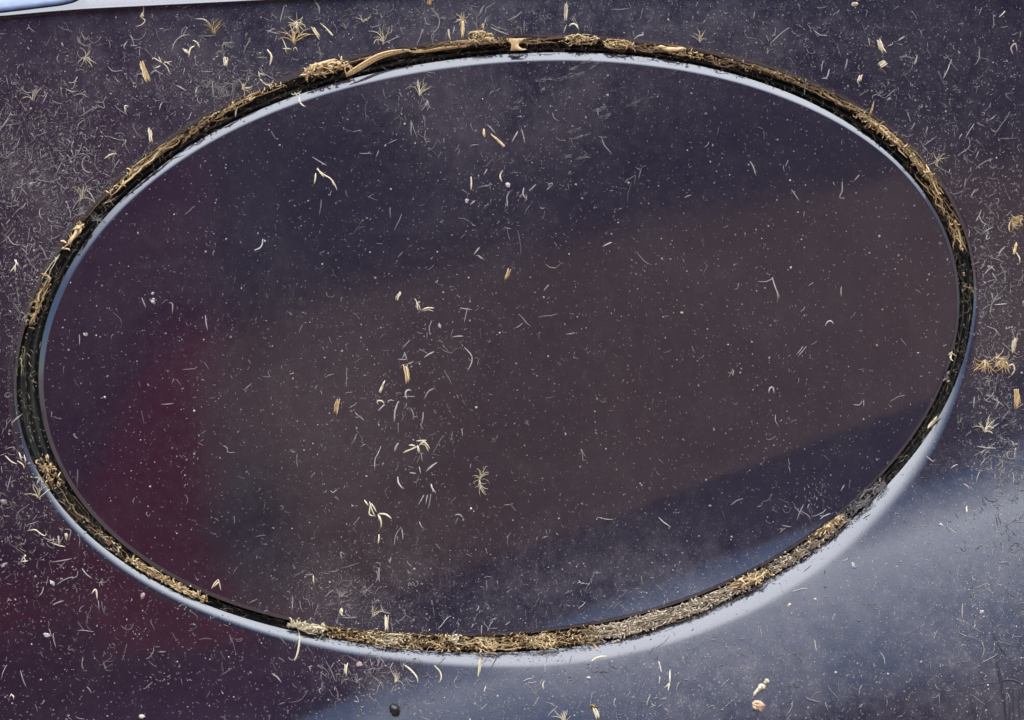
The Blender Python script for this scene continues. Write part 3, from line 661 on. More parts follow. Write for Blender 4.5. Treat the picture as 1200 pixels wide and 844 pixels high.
 (SH,'shred',[(396,468),(394,478),(393,490)],5,'g','golden frayed splinter standing apart from the longest one'),
 (FI,'rod',[(416,484),(427,493)],2.2,'h','slanting grey rod between the frayed splinter and the hooks'),
 (FI,'hair',[(443,474),(442,470),(448,470),(450,474)],2,'c','pale hook below the spearhead chip'),
 (FI,'rod',[(451,474),(443,482)],1.8,'h','slanting grey rod touching the pale hook'),
 (FI,'hair',[(454,473),(456,469),(462,470)],2,'h','small bracket shaped fibre beside the pale hook'),
 (FI,'hair',[(482,458),(478,457),(475,461),(477,468)],2.2,'w','white crook under the longest golden splinter'),
 (FI,'hair',[(509,455),(502,459),(497,468)],2,'h','bowed pale fibre beyond the white crook'),
 (FI,'hair',[(467,470),(463,482),(462,495)],2.2,'h','long leaning fibre under the white crook'),
 (FI,'hair',[(481,478),(484,484),(485,492)],1.5,'h','faint bow between the long leaning fibre and the dotted rod'),
 (FI,'rod',[(496,483),(494,498)],1.9,'h','upright rod with a dot at its foot'),
 (FI,'multi',[[(474,413),(476,421),(466,421)],[(474,414),(471,420)]],1.7,'h','tiny tent shaped fibre above the longest golden splinter'),
 (FI,'rod',[(509,412),(497,419)],1.8,'h','slanting rod above the bowed pale fibre'),
 (FI,'hair',[(544,407),(552,416),(553,424),(548,435)],1.7,'h','question mark shaped hair on the middle of the flap'),
 (TU,'multi',[[(490,523),(481,527),(472,531)],[(490,523),(491,531)],[(491,522),(497,518),(504,526)],[(492,521),(498,521),(502,529)],[(488,517),(500,516)],[(479,522),(487,523)],[(489,522),(492,530)]],3,'c','spider shaped cream splinter on the lower middle of the flap'),
 (FI,'hair',[(493,530),(495,541)],1.2,'h','fine hair hanging from the spider shaped splinter'),
 (FI,'rod',[(512,542),(499,553)],2.4,'h','slanting grey rod under the spider shaped splinter'),
 (FI,'multi',[[(480,554),(488,555)],[(491,547),(493,556)]],1.8,'h','two tiny grey rods beside the slanting rod'),
 (FI,'hair',[(466,559),(467,566),(472,573)],2.4,'w','white boomerang shaped fibre on the lower flap'),
 (FI,'rod',[(467,519),(462,530)],1.9,'h','short leaning rod beside the spider shaped splinter'),
 (TU,'multi',[[(505,567),(507,573),(511,578)],[(507,573),(508,577)],[(506,568),(506,573)]],2.6,'w','white ragged fibre heading a fan of fine hairs'),
 (TU,'multi',[[(497,580),(490,592)],[(501,580),(499,592)],[(505,579),(502,597)]],1.5,'h','fan of three fine hairs on the lower flap'),
 (TU,'tuft',((562,563),(-1,20),6,7),2.4,'c','cream root end of the bearded tuft on the lower flap'),
 (TU,'tuft',((562,562),(3,-16),38,13),2,'c','spiky head of the bearded tuft on the lower flap'),
 (TU,'multi',[[(433,588),(436,598),(440,606)],[(435,590),(441,600)],[(434,592),(433,603),(440,605)],[(427,586),(432,593)]],2.4,'c','looped cream splinter on the lower flap'),
 (TU,'multi',[[(444,602),(452,603),(459,608)],[(445,605),(447,614),(446,619)],[(443,603),(446,612)]],3,'c','forked cream splinter touching the looped one'),
 (FI,'rod',[(444,626),(443,638)],2.2,'c','upright pale rod below the forked cream splinter'),
 (FI,'multi',[[(470,618),(464,627),(462,640)],[(471,620),(472,633)],[(465,628),(466,636)]],1.7,'h','grey pronged hair beyond the upright pale rod'),
 (FI,'hair',[(533,604),(538,603),(543,607)],2,'h','small arched fibre on the lower flap'),
 (FI,'rod',[(491,611),(496,620)],1.6,'h','short slanting hair between the pronged hair and the arched fibre'),
 (FI,'rod',[(562,290),(555,299)],1.9,'h','upper rod of the small pair above the yellow splinter'),
 (FI,'rod',[(560,299),(567,304)],2,'h','lower rod of the small pair above the yellow splinter'),
 (FI,'rod',[(717,284),(706,289)],1.9,'h','lone pale rod on the flap beyond the yellow splinter'),
 (FI,'rod',[(643,334),(637,341)],2,'h','small slanting rod beside the yellow splinter'),
 (FI,'hair',[(967,382),(970,377),(974,376),(977,380)],1.8,'w','white arch shaped hair near the wide end of the flap'),
 (FI,'hair',[(901,461),(902,455),(906,454),(907,461)],2,'w','white staple shaped fibre near the wide end of the flap'),
 (FI,'multi',[[(945,406),(935,418)],[(941,406),(933,416)]],1.4,'h','double slanting hair between the arch and the staple'),
 (TU,'multi',[[(905,325),(909,338),(914,349)],[(906,326),(898,330),(888,330)],[(909,338),(912,352)]],1.7,'h','winged grey hair near the wide end of the flap'),
 (FI,'multi',[[(859,432),(853,443)],[(860,434),(859,441)],[(853,436),(858,438)]],1.4,'h','tripod shaped grey hair on the wide half of the flap'),
 (FI,'rod',[(986,336),(986,348)],1.5,'h','upright faint hair near the arch shaped hair'),
 (FI,'hair',[(987,213),(987,224),(984,231),(990,233)],1.3,'h','J shaped hair on the upper wide end of the flap'),
 (FI,'hair',[(879,189),(883,196),(886,206)],1.8,'h','bent hair on the upper flap below the bright edge'),
 (FI,'rod',[(1007,205),(1001,212)],1.8,'h','small slanting rod beside the J shaped hair'),
 (TU,'multi',[[(248,690),(251,684),(256,679)],[(256,679),(259,692)],[(250,688),(257,681)]],2.4,'c','tan tent shaped splinter above the recess'),
 (SH,'shred',[(453,718),(453,730),(453,743)],3.8,'c','upright cream peg at the foot of the flap'),
 (TU,'tuft',((437,722),(3,-14),28,9),2.2,'c','cream brush beside the upright peg'),
 (CH,'chip',((400,717),(2.4,4),0),0,'c','square cream chip in the fuzz at the foot of the flap'),
 (FI,'hair',[(367,674),(368,686)],2.2,'c','upright pale hair above the knot at the foot of the flap'),
 (FI,'hair',[(441,669),(443,676),(440,683)],1.8,'h','wavy hair above the cream brush'),
 (TU,'tuft',((1166,420),(14,-6),60,12),1.8,'c','wispy cream fan bridging the pair of golden bushy tufts'),
 (TU,'tuft',((1186,258),(4,14),50,14),2.4,'g','loose golden barbs under the claw shaped clump'),
 (TU,'tuft',((1172,540),(6,-8),80,14),1.6,'h','tangled grey puff where the bodywork turns blue beside the wide end'),
 (TU,'tuft',((115,258),(-6,-12),60,20),1.6,'h','matted grey puff touching the rim under the grey fuzz'),
 (TU,'tuft',((92,252),(4,-12),70,16),1.5,'h','matted grey puff second from the rim under the grey fuzz'),
 (TU,'tuft',((130,236),(-3,-10),60,12),1.5,'c','pale wispy puff between the rim strands and the pale straw wisp'),
 (TU,'tuft',((60,196),(-5,-10),60,10),1.5,'h','loose grey cross of hairs within the grey fuzz'),
 (TU,'tuft',((14,196),(8,-6),50,10),1.6,'h','pale crossing hairs at the border of the grey fuzz'),
 (TU,'tuft',((36,214),(-4,8),60,9),2.0,'h','stout grey zigzag hairs within the grey fuzz'),
 (TU,'tuft',((258,108),(8,-12),50,14),1.6,'h','spray of grey hairs above the long thin gnarled strand'),
 (TU,'tuft',((284,104),(10,-10),60,16),1.6,'c','pale spray of hairs next to the bright cream curl'),
 (TU,'tuft',((244,102),(-6,-14),40,10),1.7,'h','leaning grey spray above the dark brown root hairs'),
 (TU,'tuft',((262,50),(8,12),50,9),1.5,'h','faint grey wisp beside the fan shaped golden tuft'),
 (TU,'tuft',((406,34),(2,-12),40,8),1.8,'h','grey bristle between the slanting splinter and the brush shaped tuft'),
 (TU,'tuft',((425,26),(3,-12),40,8),2.0,'c','pale bristle next to the brush shaped tuft'),
 (TU,'tuft',((492,112),(1,-24),14,12),2.0,'c','cream hairs trailing down the flap from the bright edge'),
 (TU,'tuft',((501,118),(-6,12),30,8),1.8,'h','grey tail of the hairs trailing down the flap'),
 (TU,'tuft',((1100,188),(8,-10),70,10),1.5,'c','pale knot of hairs beside the golden mat'),
 (TU,'tuft',((1030,112),(4,-10),60,8),1.4,'h','grey wisp beside the golden stick'),
 (TU,'tuft',((398,700),(10,-10),80,18),1.5,'h','grey tangle on the foot of the flap beside the square chip'),
 (TU,'tuft',((430,692),(-6,-10),70,14),1.5,'h','grey tangle on the foot of the flap above the cream brush'),
 (FI,'hair',[(470,0),(0,0)],0,'h','') ]
ITEMS = ITEMS[:-1]
import re
def centre_of(kind, pts):
    if kind in ('tuft', 'chip'): return pts[0]
    q = np.concatenate([np.array(p, float) for p in pts]) if kind == 'multi' else np.array(pts, float)
    return q.mean(0)
LAND = []
for it in ITEMS:
    if it[4] == 'h': continue                # landmarks are the pieces one can find: straw and chips
    c = centre_of(it[1] if not isinstance(it[2][0][0], tuple) else ('multi' if it[1] != 'tuft' and it[1] != 'chip' else it[1]), it[2])
    w = it[5].split()
    m = re.match(r'(.{12,}?)(?: (?:on|in|above|below|beside|near|next|under|that|with|lying|standing|at|high|by|just|between|beyond|over|right|from|who|whose|touching|hanging|perched|poking|running|rising|coming|crossing|alone|cut|of two|lowest|hung)\b|,)', it[5]+' ,')
    short = (m.group(1) if m else it[5]).strip()
    LAND.append((float(c[0]), float(c[1]), ' '.join(short.split()[:8]), False))
CAT = {FI:'wood fibre', SH:'straw shred', TU:'fibre tuft', CH:'plant chip'}
for nm, kind, pts, wid, mat, lab in ITEMS:
    m = mat if mat != 'b' else 'b'
    make(nm, kind, pts, wid*.95, m, lab, CAT[nm])
# a segmented cream husk, a black seed
G = Geo()
for (x, y, r1, r2) in ((899,797.5,3,2.3),(896.8,799.8,2.2,1.9),(892.5,804.5,3.6,4.2),(890,807,3,3.6),(887,809.5,2.4,3.8),(884.5,812.5,1.7,3.8)): G.grain(x, y, r1, r2, R(35), .8, 0, .7, True)
tag(G.build('husk', M_CREAM), 'segmented cream husk lying above the orange oval crumb', 'husk')
G = Geo(); G.grain(463, 832, 5.2, 7.2, R(-20), .7, 0, .4, True)
for k in range(10):
    a = 2*math.pi*k/10; G.grain(463+4.6*math.cos(a), 832+6.4*math.sin(a), 1.2, 1.2, 0, .8, .0003, .4)
tag(G.build('seed', M_BLACK), 'small black seed with a raised ring near the lower border', 'seed')

# ------------------------------------------------------------------ clumps packed in the gap
def groove_pt(t, q):
    r = rF(t)+(rR(t)-rF(t))*q
    return np.stack([CX+r*np.cos(t), CY+r*np.sin(t)], -1)
def mat_clump(name, p0, p1, q0, q1, n, wid, mat, label, lift=(-.0008, .0009), segL=(.2,.6), curlq=.12, flakes=0, tint=(.2,.95)):
    t0 = math.atan2(p0[1]-CY, p0[0]-CX); t1 = math.atan2(p1[1]-CY, p1[0]-CX)
    if t1-t0 > math.pi: t1 -= 2*math.pi
    if t1-t0 < -math.pi: t1 += 2*math.pi
    G = Geo(); n = int(n*(.85 if mat == 's' else .6)); flakes = int(flakes*1.6); blobs = rng.uniform(0, 1, 5)
    for i in range(n):
        l = rng.uniform(*segL); s0 = -.06+rng.beta(1.35, 1.35)*(1.08-l*.9); m = max(5, int(12*l)+4)
        ts = t0+(t1-t0)*np.linspace(s0, min(1.02, s0+l), m)
        q = rng.uniform(q0, q1)+np.cumsum(rng.normal(0, curlq/2.2, m))+rng.normal(0, curlq)*np.linspace(-.5, .5, m)
        q = np.clip(q, q0-.12, q1+.16)
        pp = groove_pt(ts, q)
        hz = base(pp[:,0], pp[:,1])
        zz = rng.uniform(*lift)+.0003*np.sin(np.linspace(0, rng.uniform(2, 7), m)+rng.uniform(0, 6))
        # keep strands on top of solid edges
        sf = surf(pp[:,0], pp[:,1])-hz
        zz = np.maximum(zz, np.where((q > 1) | (q < 0), sf+.00008, -1))
        p2 = pp; st = G
        # strand() adds surf(); give the height outright
        hgt = hz+zz; tt = rng.uniform(*tint) if rng.uniform() > .25 else rng.uniform(0, .22)
        G.strand(p2, hgt-surf(p2[:,0], p2[:,1]), wid*rng.gamma(2.0, .33), 4, .45, tt, taper=(.25, .2))
    for i in range(flakes):
        t = t0+(t1-t0)*np.clip(rng.choice(blobs)+rng.normal(0, .12) if rng.uniform() < .5 else rng.uniform(0, 1), 0, 1); q = rng.uniform(q0, q1); x, y = groove_pt(t, q); L = rng.uniform(3, 9)*wid/2.4
        a = t+math.pi/2+rng.normal(0, .8)
        if mat == 's' or rng.uniform() < .4: G.grain(x+rng.normal(0,1.5), y+rng.normal(0,1.5), rng.uniform(.6,2.4), rng.uniform(.5,1.5), rng.uniform(0,3), .8, float(rng.uniform(*lift)+base(x,y)-surf(x,y)), rng.uniform(*tint))
        sp = curl(x, y, a, L, rng.normal(0, 1.5), 6, .6)
        G.strand(sp, rng.uniform(*lift)+base(sp[:,0], sp[:,1])-surf(sp[:,0], sp[:,1])+.0003, wid*rng.uniform(.3, 1), 4, .5, rng.uniform(*tint)*rng.choice([1, 1, .45]), taper=(.4, .2))
    o = G.build(name, MATS[mat]); tag(o, label, 'debris clump'); return o
CL = 'debris_clump'
mat_clump(CL, (130,228), (215,160), .70, 1.04, 24, 2.6, 'g', 'twisted golden strands on the rim beside the grey fuzz', (-.0004,.0010), (.25,.8), .14, 26)
mat_clump(CL, (74,292), (95,262), .72, 1.0, 16, 3.4, 'g', 'short yellow strand high in the gap at the narrow end', (-.0002,.0008), (.4,.9), .08, 8)
mat_clump(CL, (100,262), (225,150), .7, 1.02, 16, 1.2, 'b', 'thin brown roots along the rim under the grey fuzz', (-.001,.0006), (.1,.4), .1, 20)
mat_clump(CL, (205,163), (260,130), .4, 1.05, 26, 1.5, 'b', 'dark brown root hairs crossing the rim', (-.001,.0008), (.2,.7), .2, 26)
mat_clump(CL, (240,139), (330,97), .84, 1.05, 16, 2.0, 'g', 'long thin gnarled strand leading to the bright cream curl', (-.0004,.0010), (.2,.6), .1, 26)
mat_clump(CL, (352,86), (404,72), .82, 1.25, 30, 2.8, 'g', 'fat golden clump spilling up over the rim', (.0001,.0016), (.3,.9), .2, 50)
mat_clump(CL, (330,97), (480,57), .86, 1.06, 24, 1.3, 'b', 'thin brown thread along the rim between the golden clumps', (-.0003,.0008), (.1,.4), .08, 20)
mat_clump(CL, (470,60), (600,46), .88, 1.06, 34, 1.9, 'g', 'ragged brown and gold strand along the rim under the stalk', (-.0002,.0010), (.15,.5), .1, 40, (.0,.6))
mat_clump(CL, (548,50), (575,47), .95, 1.5, 26, 2.6, 'g', 'golden heap on the rim at the foot of the short peg', (.0002,.0012), (.4,.9), .2, 20)
mat_clump(CL, (596,46), (668,43), .8, 1.02, 26, 1.8, 'b', 'thin brown fibres running from the goblet flake', (-.0004,.0008), (.2,.6), .1, 14, (.4,.9))
mat_clump(CL, (660,44), (700,45), .78, 1.25, 40, 2.2, 'g', 'pointed tan clump at the foot of the upright cream straw', (-.0001,.001), (.3,.9), .15, 24)
mat_clump(CL, (708,46), (742,50), .55, .98, 34, 2.2, 'g', 'blunt ended golden strips in the middle of the gap', (-.0006,.0008), (.35,.9), .2, 20, (.1,.8))
mat_clump(CL, (738,52), (832,62), .55, 1.0, 36, 1.7, 'g', 'branching orange brown rootlets along the upper gap', (-.0009,.0008), (.12,.5), .18, 50, (.1,.75))
mat_clump(CL, (830,62), (880,74), .45, .9, 24, 1.5, 'b', 'sparse brown roots beyond the branching rootlets', (-.001,.0004), (.2,.6), .2, 20, (.4,1))
mat_clump(CL, (855,66), (1015,134), .78, 1.02, 80, 1.5, 'g', 'long braid of brown fibres along the sloping gap', (-.0009,.0006), (.08,.3), .1, 90, (.0,.5))
mat_clump(CL, (1010,132), (1104,226), .66, .96, 110, 2.3, 'g', 'thick golden mat in the gap over the wide end', (-.0009,.0008), (.08,.35), .1, 110, (.15,.8))
mat_clump(CL, (1085,200), (1134,292), .25, .92, 75, 1.3, 'b', 'dark rusty roots spreading down the gap at the wide end', (-.002,.0002), (.1,.4), .22, 60, (.4,1))
mat_clump(CL, (1118,256), (1136,300), .55, .85, 12, 1.9, 'g', 'wavy golden root at the end of the dark rusty roots', (-.0006,.0003), (.4,.9), .1, 8)
mat_clump(CL, (1142,320), (1141,350), .3, .8, 5, 1.0, 'g', 'few thin straws lying in the black gap at the wide end', (-.002,-.001), (.3,.6), .3, 3)
mat_clump(CL, (56,322), (31,384), .55, .95, 24, 2.3, 'g', 'dull yellow strand in the gap at the narrow end', (-.0012,.0002), (.25,.7), .12, 14, (.2,.8))
mat_clump(CL, (72,296), (46,340), .86, .96, 6, 1.1, 'c', 'thin pale thread along the rim above the dull yellow strand', (-.0004,.0003), (.4,.9), .05, 2)
mat_clump(CL, (30,392), (26,440), .72, .86, 8, 1.2, 'c', 'thin pale thread in the gap below the dull yellow strand', (-.0012,-.0004), (.3,.8), .06, 4)
mat_clump(CL, (40,540), (58,575), .2, .8, 30, 2.0, 'g', 'crumbly yellow bits in the gap at the lower narrow end', (-.0018,-.0002), (.15,.5), .2, 34)
mat_clump(CL, (56,572), (160,668), .25, .8, 36, 1.2, 'b', 'sparse brown rootlets in the gap leading to the pale mat', (-.0022,-.0006), (.05,.25), .2, 60, (.4,1))
mat_clump(CL, (84,608), (140,655), .3, .85, 9, 1.8, 'c', 'pale slivers lying among the brown rootlets', (-.0014,-.0003), (.08,.25), .2, 5)
mat_clump(CL, (150,658), (236,708), .25, .75, 90, 2.1, 'g', 'crumbled golden mat in the lower gap by the dark end', (-.0018,-.0001), (.05,.22), .1, 130, (.35,1))
mat_clump(CL, (338,737), (378,747), .05, .75, 44, 2.8, 'c', 'pale knot of straw in the lower gap', (-.0006,.0010), (.3,.8), .2, 34, (.3,.95))
mat_clump(CL, (374,744), (520,763), -.1, .86, 150, 1.8, 'g', 'tangled brown and gold mat filling the lower gap', (-.0014,.0006), (.04,.2), .2, 200, (.0,.85))
mat_clump(CL, (515,762), (700,752), .06, .86, 180, 1.9, 'g', 'dense felted mat of straw in the middle of the lower gap', (-.0012,.0004), (.03,.17), .15, 240, (.0,.8))
mat_clump(CL, (695,753), (880,692), .12, .9, 330, 1.9, 's', 'packed beige dust and fibre along the lower gap', (-.0012,.0000), (.03,.16), .08, 380, (.3,.9))
mat_clump(CL, (430,752), (480,760), .1, .8, 26, 1.6, 'c', 'pale golden strands curling on top of the tangled mat', (.0002,.0010), (.25,.8), .25, 20, (.3,.9))
mat_clump(CL, (555,764), (585,764), .2, .9, 18, 1.6, 'g', 'bright golden nest on the felted mat above the thin cream straw', (.0001,.0009), (.3,.9), .25, 22, (.5,1))
mat_clump(CL, (620,762), (652,760), .1, .8, 22, 1.7, 'g', 'bright golden loops on the felted mat near the flared straw tip', (.0001,.0009), (.3,.9), .25, 22, (.5,1))
mat_clump(CL, (525,758), (538,758), -.1, .3, 12, 1.8, 'c', 'small cream heap against the foot of the flap', (.0002,.0009), (.3,.9), .3, 10, (.4,.9))
mat_clump(CL, (868,697), (908,673), .10, .7, 36, 2.6, 'g', 'bright golden wedge on the packed beige dust', (-.0004,.0006), (.25,.7), .12, 20, (.4,1))
mat_clump(CL, (880,692), (1000,608), .1, .95, 150, 1.8, 's', 'dark crumbly dust with beige bits climbing the lower gap', (-.0018,-.0003), (.03,.16), .14, 180, (.05,.9))
mat_clump(CL, (958,640), (1000,610), -.02, .4, 44, 2.2, 'g', 'orange straw strip against the flap in the rising gap', (-.0006,.0004), (.2,.6), .08, 26, (.3,1))
mat_clump(CL, (995,612), (1042,566), -.1, .8, 80, 1.4, 'h', 'grey fluff hanging in the gap above the orange strip', (-.0016,.0004), (.08,.35), .22, 70, (0,.6))
mat_clump(CL, (1116,412), (1114,420), -.18, .05, 8, 2.0, 'c', 'tiny cream fleck stuck on the flap edge at the wide end', (.0001,.0005), (.5,.9), .1, 4)
mat_clump(CL, (1101,484), (1088,502), .72, .95, 8, 2.6, 'c', 'narrow pale sliver against the silver rim', (-.0004,.0004), (.5,.95), .05, 0)
mat_clump(CL, (1112,434), (1104,446), .0, .2, 6, 1.6, 'h', 'dull grey fleck in the black gap near the wide end', (-.0004,.0003), (.5,.9), .1, 4)
G = Geo()
for i in range(2600):                        # crumbs of dirt all round the gap
    t = rng.uniform(-math.pi, math.pi); q = rng.uniform(.02, 1.0); x, y = groove_pt(t, q); z = float(base(x, y)-surf(x, y))-.0030+rng.uniform(0, .0012)
    if rng.uniform() < .45: G.grain(x, y, rng.uniform(.3, 1.0), rng.uniform(.3, .9), rng.uniform(0, 3), .8, z, rng.uniform(0, .8))
    else:
        sp = curl(x, y, t+math.pi/2+rng.normal(0, .5), rng.uniform(2, 11), rng.normal(0, .8), 4, .4); G.strand(sp, z+surf(x, y)-surf(sp[:,0], sp[:,1]), rng.uniform(.4, 1.2), 3, .6, rng.uniform(0, .55), taper=(.4, .3))
tag(G.build('gap_dirt', M_SAND, False), 'dirt crumbs and short roots lying all round the gap', 'dirt', kind='stuff')
# the long flat strip and the goblet flake
G = Geo()
for k in range(9):
    o = (k-4)*.8; sp = spline([(406,88+o*.7),(418,81+o),(440,68+o),(458,62+o*.8),(480,59+o*.4)]); G.strand(sp, .0012+rng.uniform(-.0001,.0002)-surf(sp[:,0],sp[:,1])+base(sp[:,0],sp[:,1]), 2.0, 4, .5, rng.uniform(.45,.8), taper=(.5,.3))
for q in ([(406,88),(404,80),(409,78),(412,85)],[(402,77),(408,76),(414,80)]): G.strand(spline(q), .002, 2.4, 4, .5, .7)
tag(G.build('straw_strip', M_GOLD), 'long flat tan strip lying along the upper rim with a forked end', 'straw strip')
G = Geo()
for k in range(12):
    u = k/11; sp = spline([(594+20*u,45),(599.5+8*u,51),(600+8*u,55),(599+15*u,59)]); G.strand(sp, .0014-surf(sp[:,0],sp[:,1])+base(sp[:,0],sp[:,1])+rng.uniform(0,.0002), 2.2, 4, .4, rng.uniform(.5,.9), taper=(.8,.9))
G.strand(spline([(598,59),(608,58),(617,58)]), .0012+.0016, 2.6, 4, .6, .9)
tag(G.build('goblet_flake', M_GOLD), 'golden goblet shaped flake hanging into the gap at the top', 'bark flake')

# ------------------------------------------------------------------ scattered fine hairs and grit
HB = [(60,220,90,90,3.4),(20,150,60,60,2.6),(108,245,44,30,9.0),(30,200,40,40,3.0),(30,400,30,140,2.2),(20,330,40,60,2),(270,105,60,22,5.5),(230,55,110,40,1.0),(120,110,110,45,1.1),(420,20,120,25,1.0),(560,20,80,22,1.6),
      (680,15,60,15,.9),(900,40,140,40,.7),(1080,170,70,60,1.8),(1165,310,35,120,2.6),(1170,470,30,60,2.6),(1178,545,30,22,5.5),(1180,640,40,90,1.2),(1060,60,80,40,.6),(30,580,50,60,1.8),(40,650,50,60,1.0),
      (110,690,60,30,.8),(430,785,55,16,4.2),(480,815,100,28,1.2),(640,800,120,35,.8),(780,820,50,25,1.0),(900,800,120,60,.5),(1150,740,60,90,1.0),(200,770,200,60,.3)]
HF = [(430,712,65,26,5.0),(530,730,90,18,2.2),(400,660,90,60,.7),(480,500,90,70,.9),(480,420,110,80,.5),(600,225,50,40,1.3),(520,180,80,60,.7),(560,120,120,50,.4),(490,120,22,45,1.6),(950,590,40,30,2.4),(700,700,140,30,.8),(370,700,20,30,2)]
def region(x, y, onflap):
    if onflap:
        if y > 660: return 'at the foot of the flap'
        if x < 330: return 'on the narrow half of the flap'
        if x > 780: return 'on the wide half of the flap'
        return 'on the upper middle of the flap' if y < 330 else 'on the lower middle of the flap'
    if x < 200 and 130 < y < 330: return 'in the grey fuzz beside the flap'
    if y < 330 and x < 600: return 'on the bodywork between the shoulder edge and the flap'
    if y < 230: return 'on the bodywork above the wide end'
    if x > 1100 and y < 600: return 'on the bodywork beside the wide end'
    if x < 330: return 'on the dark purple bodywork under the narrow end'
    if x < 620: return 'just under the silver rim'
    return 'on the blue bodywork below the flap'
def sample(n, L, b, onflap):
    out = []
    while len(out) < n:
        x = rng.uniform(-20, 1220, 4000); y = rng.uniform(-15, 860, 4000)
        t = np.arctan2(y-CY, x-CX); r = np.hypot(x-CX, y-CY)
        ok = (r < rF(t)-CHAM(t)*1.4) if onflap else ((r > rR(t)+4) & ~((y < 24) & (x < 150)) )
        dens = gsum(x, y, L, b); ok &= rng.uniform(0, 5.5, 4000) < dens
        out += list(zip(x[ok], y[ok]))
    return out[:n]
def hair_spec(x, y):
    L = min(30, rng.gamma(1.5, 4.2)+2.0); wd = rng.uniform(.55, 1.35) if L < 9 else rng.uniform(.7, 1.6)
    bend = rng.choice([0, rng.normal(0, .8), rng.normal(0, 3.0)], p=[.60,.25,.15])
    a = rng.choice([rng.uniform(0, math.pi), rng.normal(math.pi/2, .5)], p=[.6,.4])
    return [x, y, a, L, bend, wd, rng.beta(1.1, 2.4)]
spec = {False: [hair_spec(x, y) for x, y in sample(3000, HB, .16, False)], True: [hair_spec(x, y) for x, y in sample(760, HF, .14, True)]}
NIND = {False: 55, True: 35}
for onflap in (False, True):
    L = sorted(spec[onflap], key=lambda s: -s[3]*s[5])
    inside = [s for s in L if 8 < s[0] < 1192 and 8 < s[1] < 836]
    ind = inside[:NIND[onflap]]; ids = set(map(id, ind)); rest = [s for s in L if id(s) not in ids]
    for x, y, a, l, bd, wd, tn in ind:
        G = Geo(); sp = curl(x, y, a, l, bd, 9, .35); G.strand(sp, arch(9, rng.uniform(0, .0003)), wd*1.15, 4, .7, tn+.1)
        shape = 'straight' if abs(bd) < .5 else ('gently bent' if abs(bd) < 1.6 else 'curled')
        rg = region(x, y, onflap)
        mx_, my_ = x+math.cos(a)*l/2, y+math.sin(a)*l/2
        d2, lx, ly, short = min(((q[0]-mx_)**2+(q[1]-my_)**2, q[0], q[1], q[2]) for q in LAND)
        way = 'beside' if abs(mx_-lx) > abs(my_-ly) else ('above' if my_ < ly else 'below')
        size = 'long' if l > 17 else 'short'
        tag(G.build(FI, M_GREY), f'{size} {shape} fine hair {way} the {short}', 'wood fibre', f'fine hairs {rg}')
    G = Geo()
    for x, y, a, l, bd, wd, tn in rest:
        n = 4 if l < 7 else 6
        cc = curl(x, y, a, l, bd, n, .4)
        if rng.uniform() < .35: k = rng.integers(1, n-1); cc[k:] = cc[k]+(cc[k:]-cc[k])@(lambda w: np.array([[math.cos(w), math.sin(w)], [-math.sin(w), math.cos(w)]]))(rng.normal(0, 1.1))
        G.strand(cc, arch(n, rng.uniform(0, .0002)), wd, 3, .7, tn, taper=(.6, .4))
        if rng.uniform() < .22:
            for w_ in range(rng.integers(1, 4)): G.strand(curl(x+rng.normal(0, 1), y+rng.normal(0, 1), rng.uniform(0, 6.28), l*rng.uniform(.3, .9), rng.normal(0, .8), 4, .5), arch(4, .0002), wd*.8, 3, .7, tn, taper=(.8, .3))
    # short fluff that nobody could count
    for x, y in sample(5600 if not onflap else 2600, HB if not onflap else HF, .5 if not onflap else .5, onflap):
        G.strand(curl(x, y, rng.uniform(0, 6.28), rng.uniform(1.2, 4.2), rng.normal(0, 1.2), 3, .4), .00003, rng.uniform(.4, .95), 3, .7, rng.beta(2, 2.6), taper=(.7, .6))
    tag(G.build('loose_fuzz', M_GREY, False), 'fine grey fuzz clinging all over the '+('flap' if onflap else 'bodywork around the flap'), 'fuzz', kind='stuff')
    G = Geo()
    GB = HB if not onflap else HF
    for x, y in sample(6500 if not onflap else 3600, GB, 1.5, onflap):
        q = rng.gamma(2.0, .17)+.24; G.grain(x, y, q, q*rng.uniform(.7, 1.2), rng.uniform(0, 3), .7, 0, rng.beta(2, 2))
    tag(G.build('dust_grit', M_WHITE if False else M_GREY, False), 'tiny pale grit sprinkled over the '+('flap' if onflap else 'bodywork around the flap'), 'grit', kind='stuff')
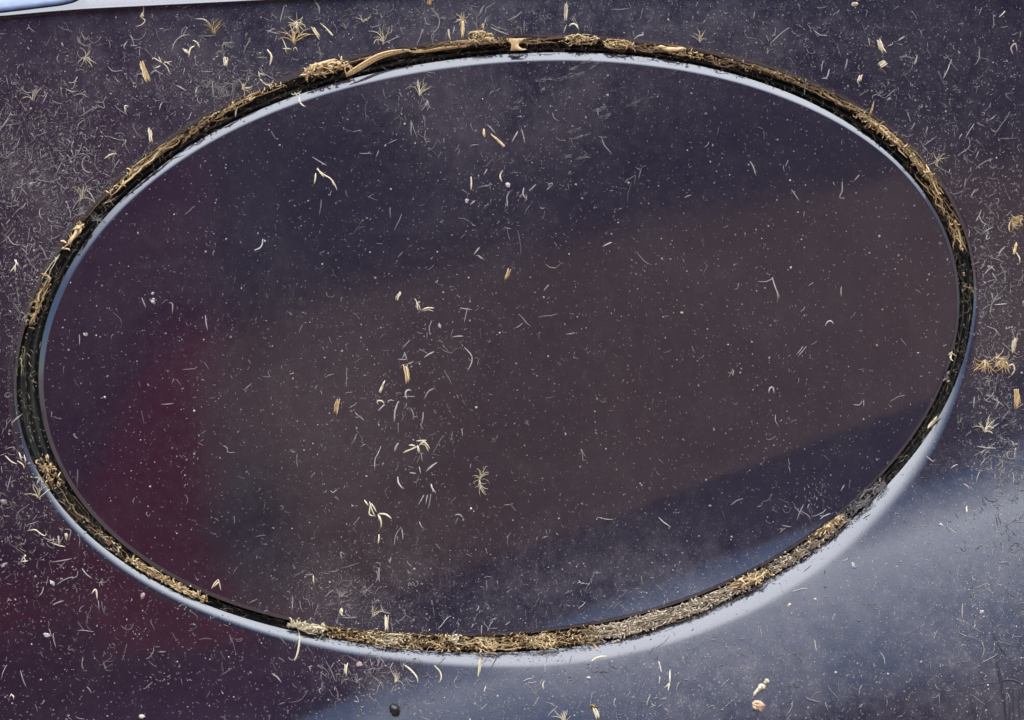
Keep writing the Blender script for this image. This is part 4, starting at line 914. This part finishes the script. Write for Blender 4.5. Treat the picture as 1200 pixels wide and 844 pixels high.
# bright pin-point specks
G = Geo()
for k in range(170):
    x, y = rng.uniform(0, 1200), rng.uniform(5, 844); q = rng.gamma(2, .18)+.45
    if abs(math.hypot(x-CX, y-CY)-float(rF(math.atan2(y-CY, x-CX)))) < 35: continue
    G.grain(x, y, q, q*rng.uniform(.7, 1.3), rng.uniform(0, 3), .8, 0, rng.uniform(.4, 1))
tag(G.build('bright_specks', M_WHITE, False), 'scattered bright white specks over flap and bodywork', 'specks', kind='stuff')
# wiped streaks of dried dust high on the flap
G = Geo()
for x0, y0, x1, y1, n, w in ((625,94,652,92,34,.8),(650,93,682,86,34,.8),(665,82,673,79,20,.9),(678,76,692,70,22,.7),(690,83,700,74,18,.7),(590,130,606,126,20,.8),(600,124,610,117,12,.7),(694,131,706,127,34,.9),(699,142,712,136,20,.8),
      (731,126,748,117,24,.7),(745,119,770,111,16,.6),(662,156,678,151,16,.8),(668,163,688,158,24,.9),(659,184,668,183,16,.9),(672,187,687,183,24,.9),(820,105,840,98,10,.5),(760,95,790,85,14,.5),(700,112,740,98,14,.5)):
    for i in range(n):
        u = rng.uniform(0, 1); x, y = x0+(x1-x0)*u+rng.normal(0, .8), y0+(y1-y0)*u+rng.normal(0, 1.1)
        G.strand(curl(x, y, math.atan2(y1-y0, x1-x0)+rng.normal(0, .12), rng.uniform(3, 8), 0, 3, .1), .00002, w*rng.uniform(.4, .9), 3, .4, rng.uniform(.05, .5), taper=(.3, .3))
tag(G.build('dust_streaks', M_GREY, False), 'wiped streaks of pale dust high on the flap', 'dust streaks', kind='stuff')
# dark branching reflections put into the colour of thin strips, grey corner
M_SCUFF = plain('bare_dark_paint', (.010,.009,.016), .4, .3, 500)  # colour of the dark reflections drawn as strips
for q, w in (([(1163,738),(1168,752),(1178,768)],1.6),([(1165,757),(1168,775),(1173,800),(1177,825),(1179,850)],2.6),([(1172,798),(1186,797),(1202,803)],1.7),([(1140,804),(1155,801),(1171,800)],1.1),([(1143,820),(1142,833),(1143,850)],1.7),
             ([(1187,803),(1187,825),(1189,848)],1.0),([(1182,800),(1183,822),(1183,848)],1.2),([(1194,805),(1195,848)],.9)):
    G = Geo(); sp = spline(q); G.strand(sp, .00006, w*1.7, 4, .1, .5, taper=(.3, .3)); o = G.build('scuff_mark', M_SCUFF, False); under(o)  # strip standing in for a dark reflection
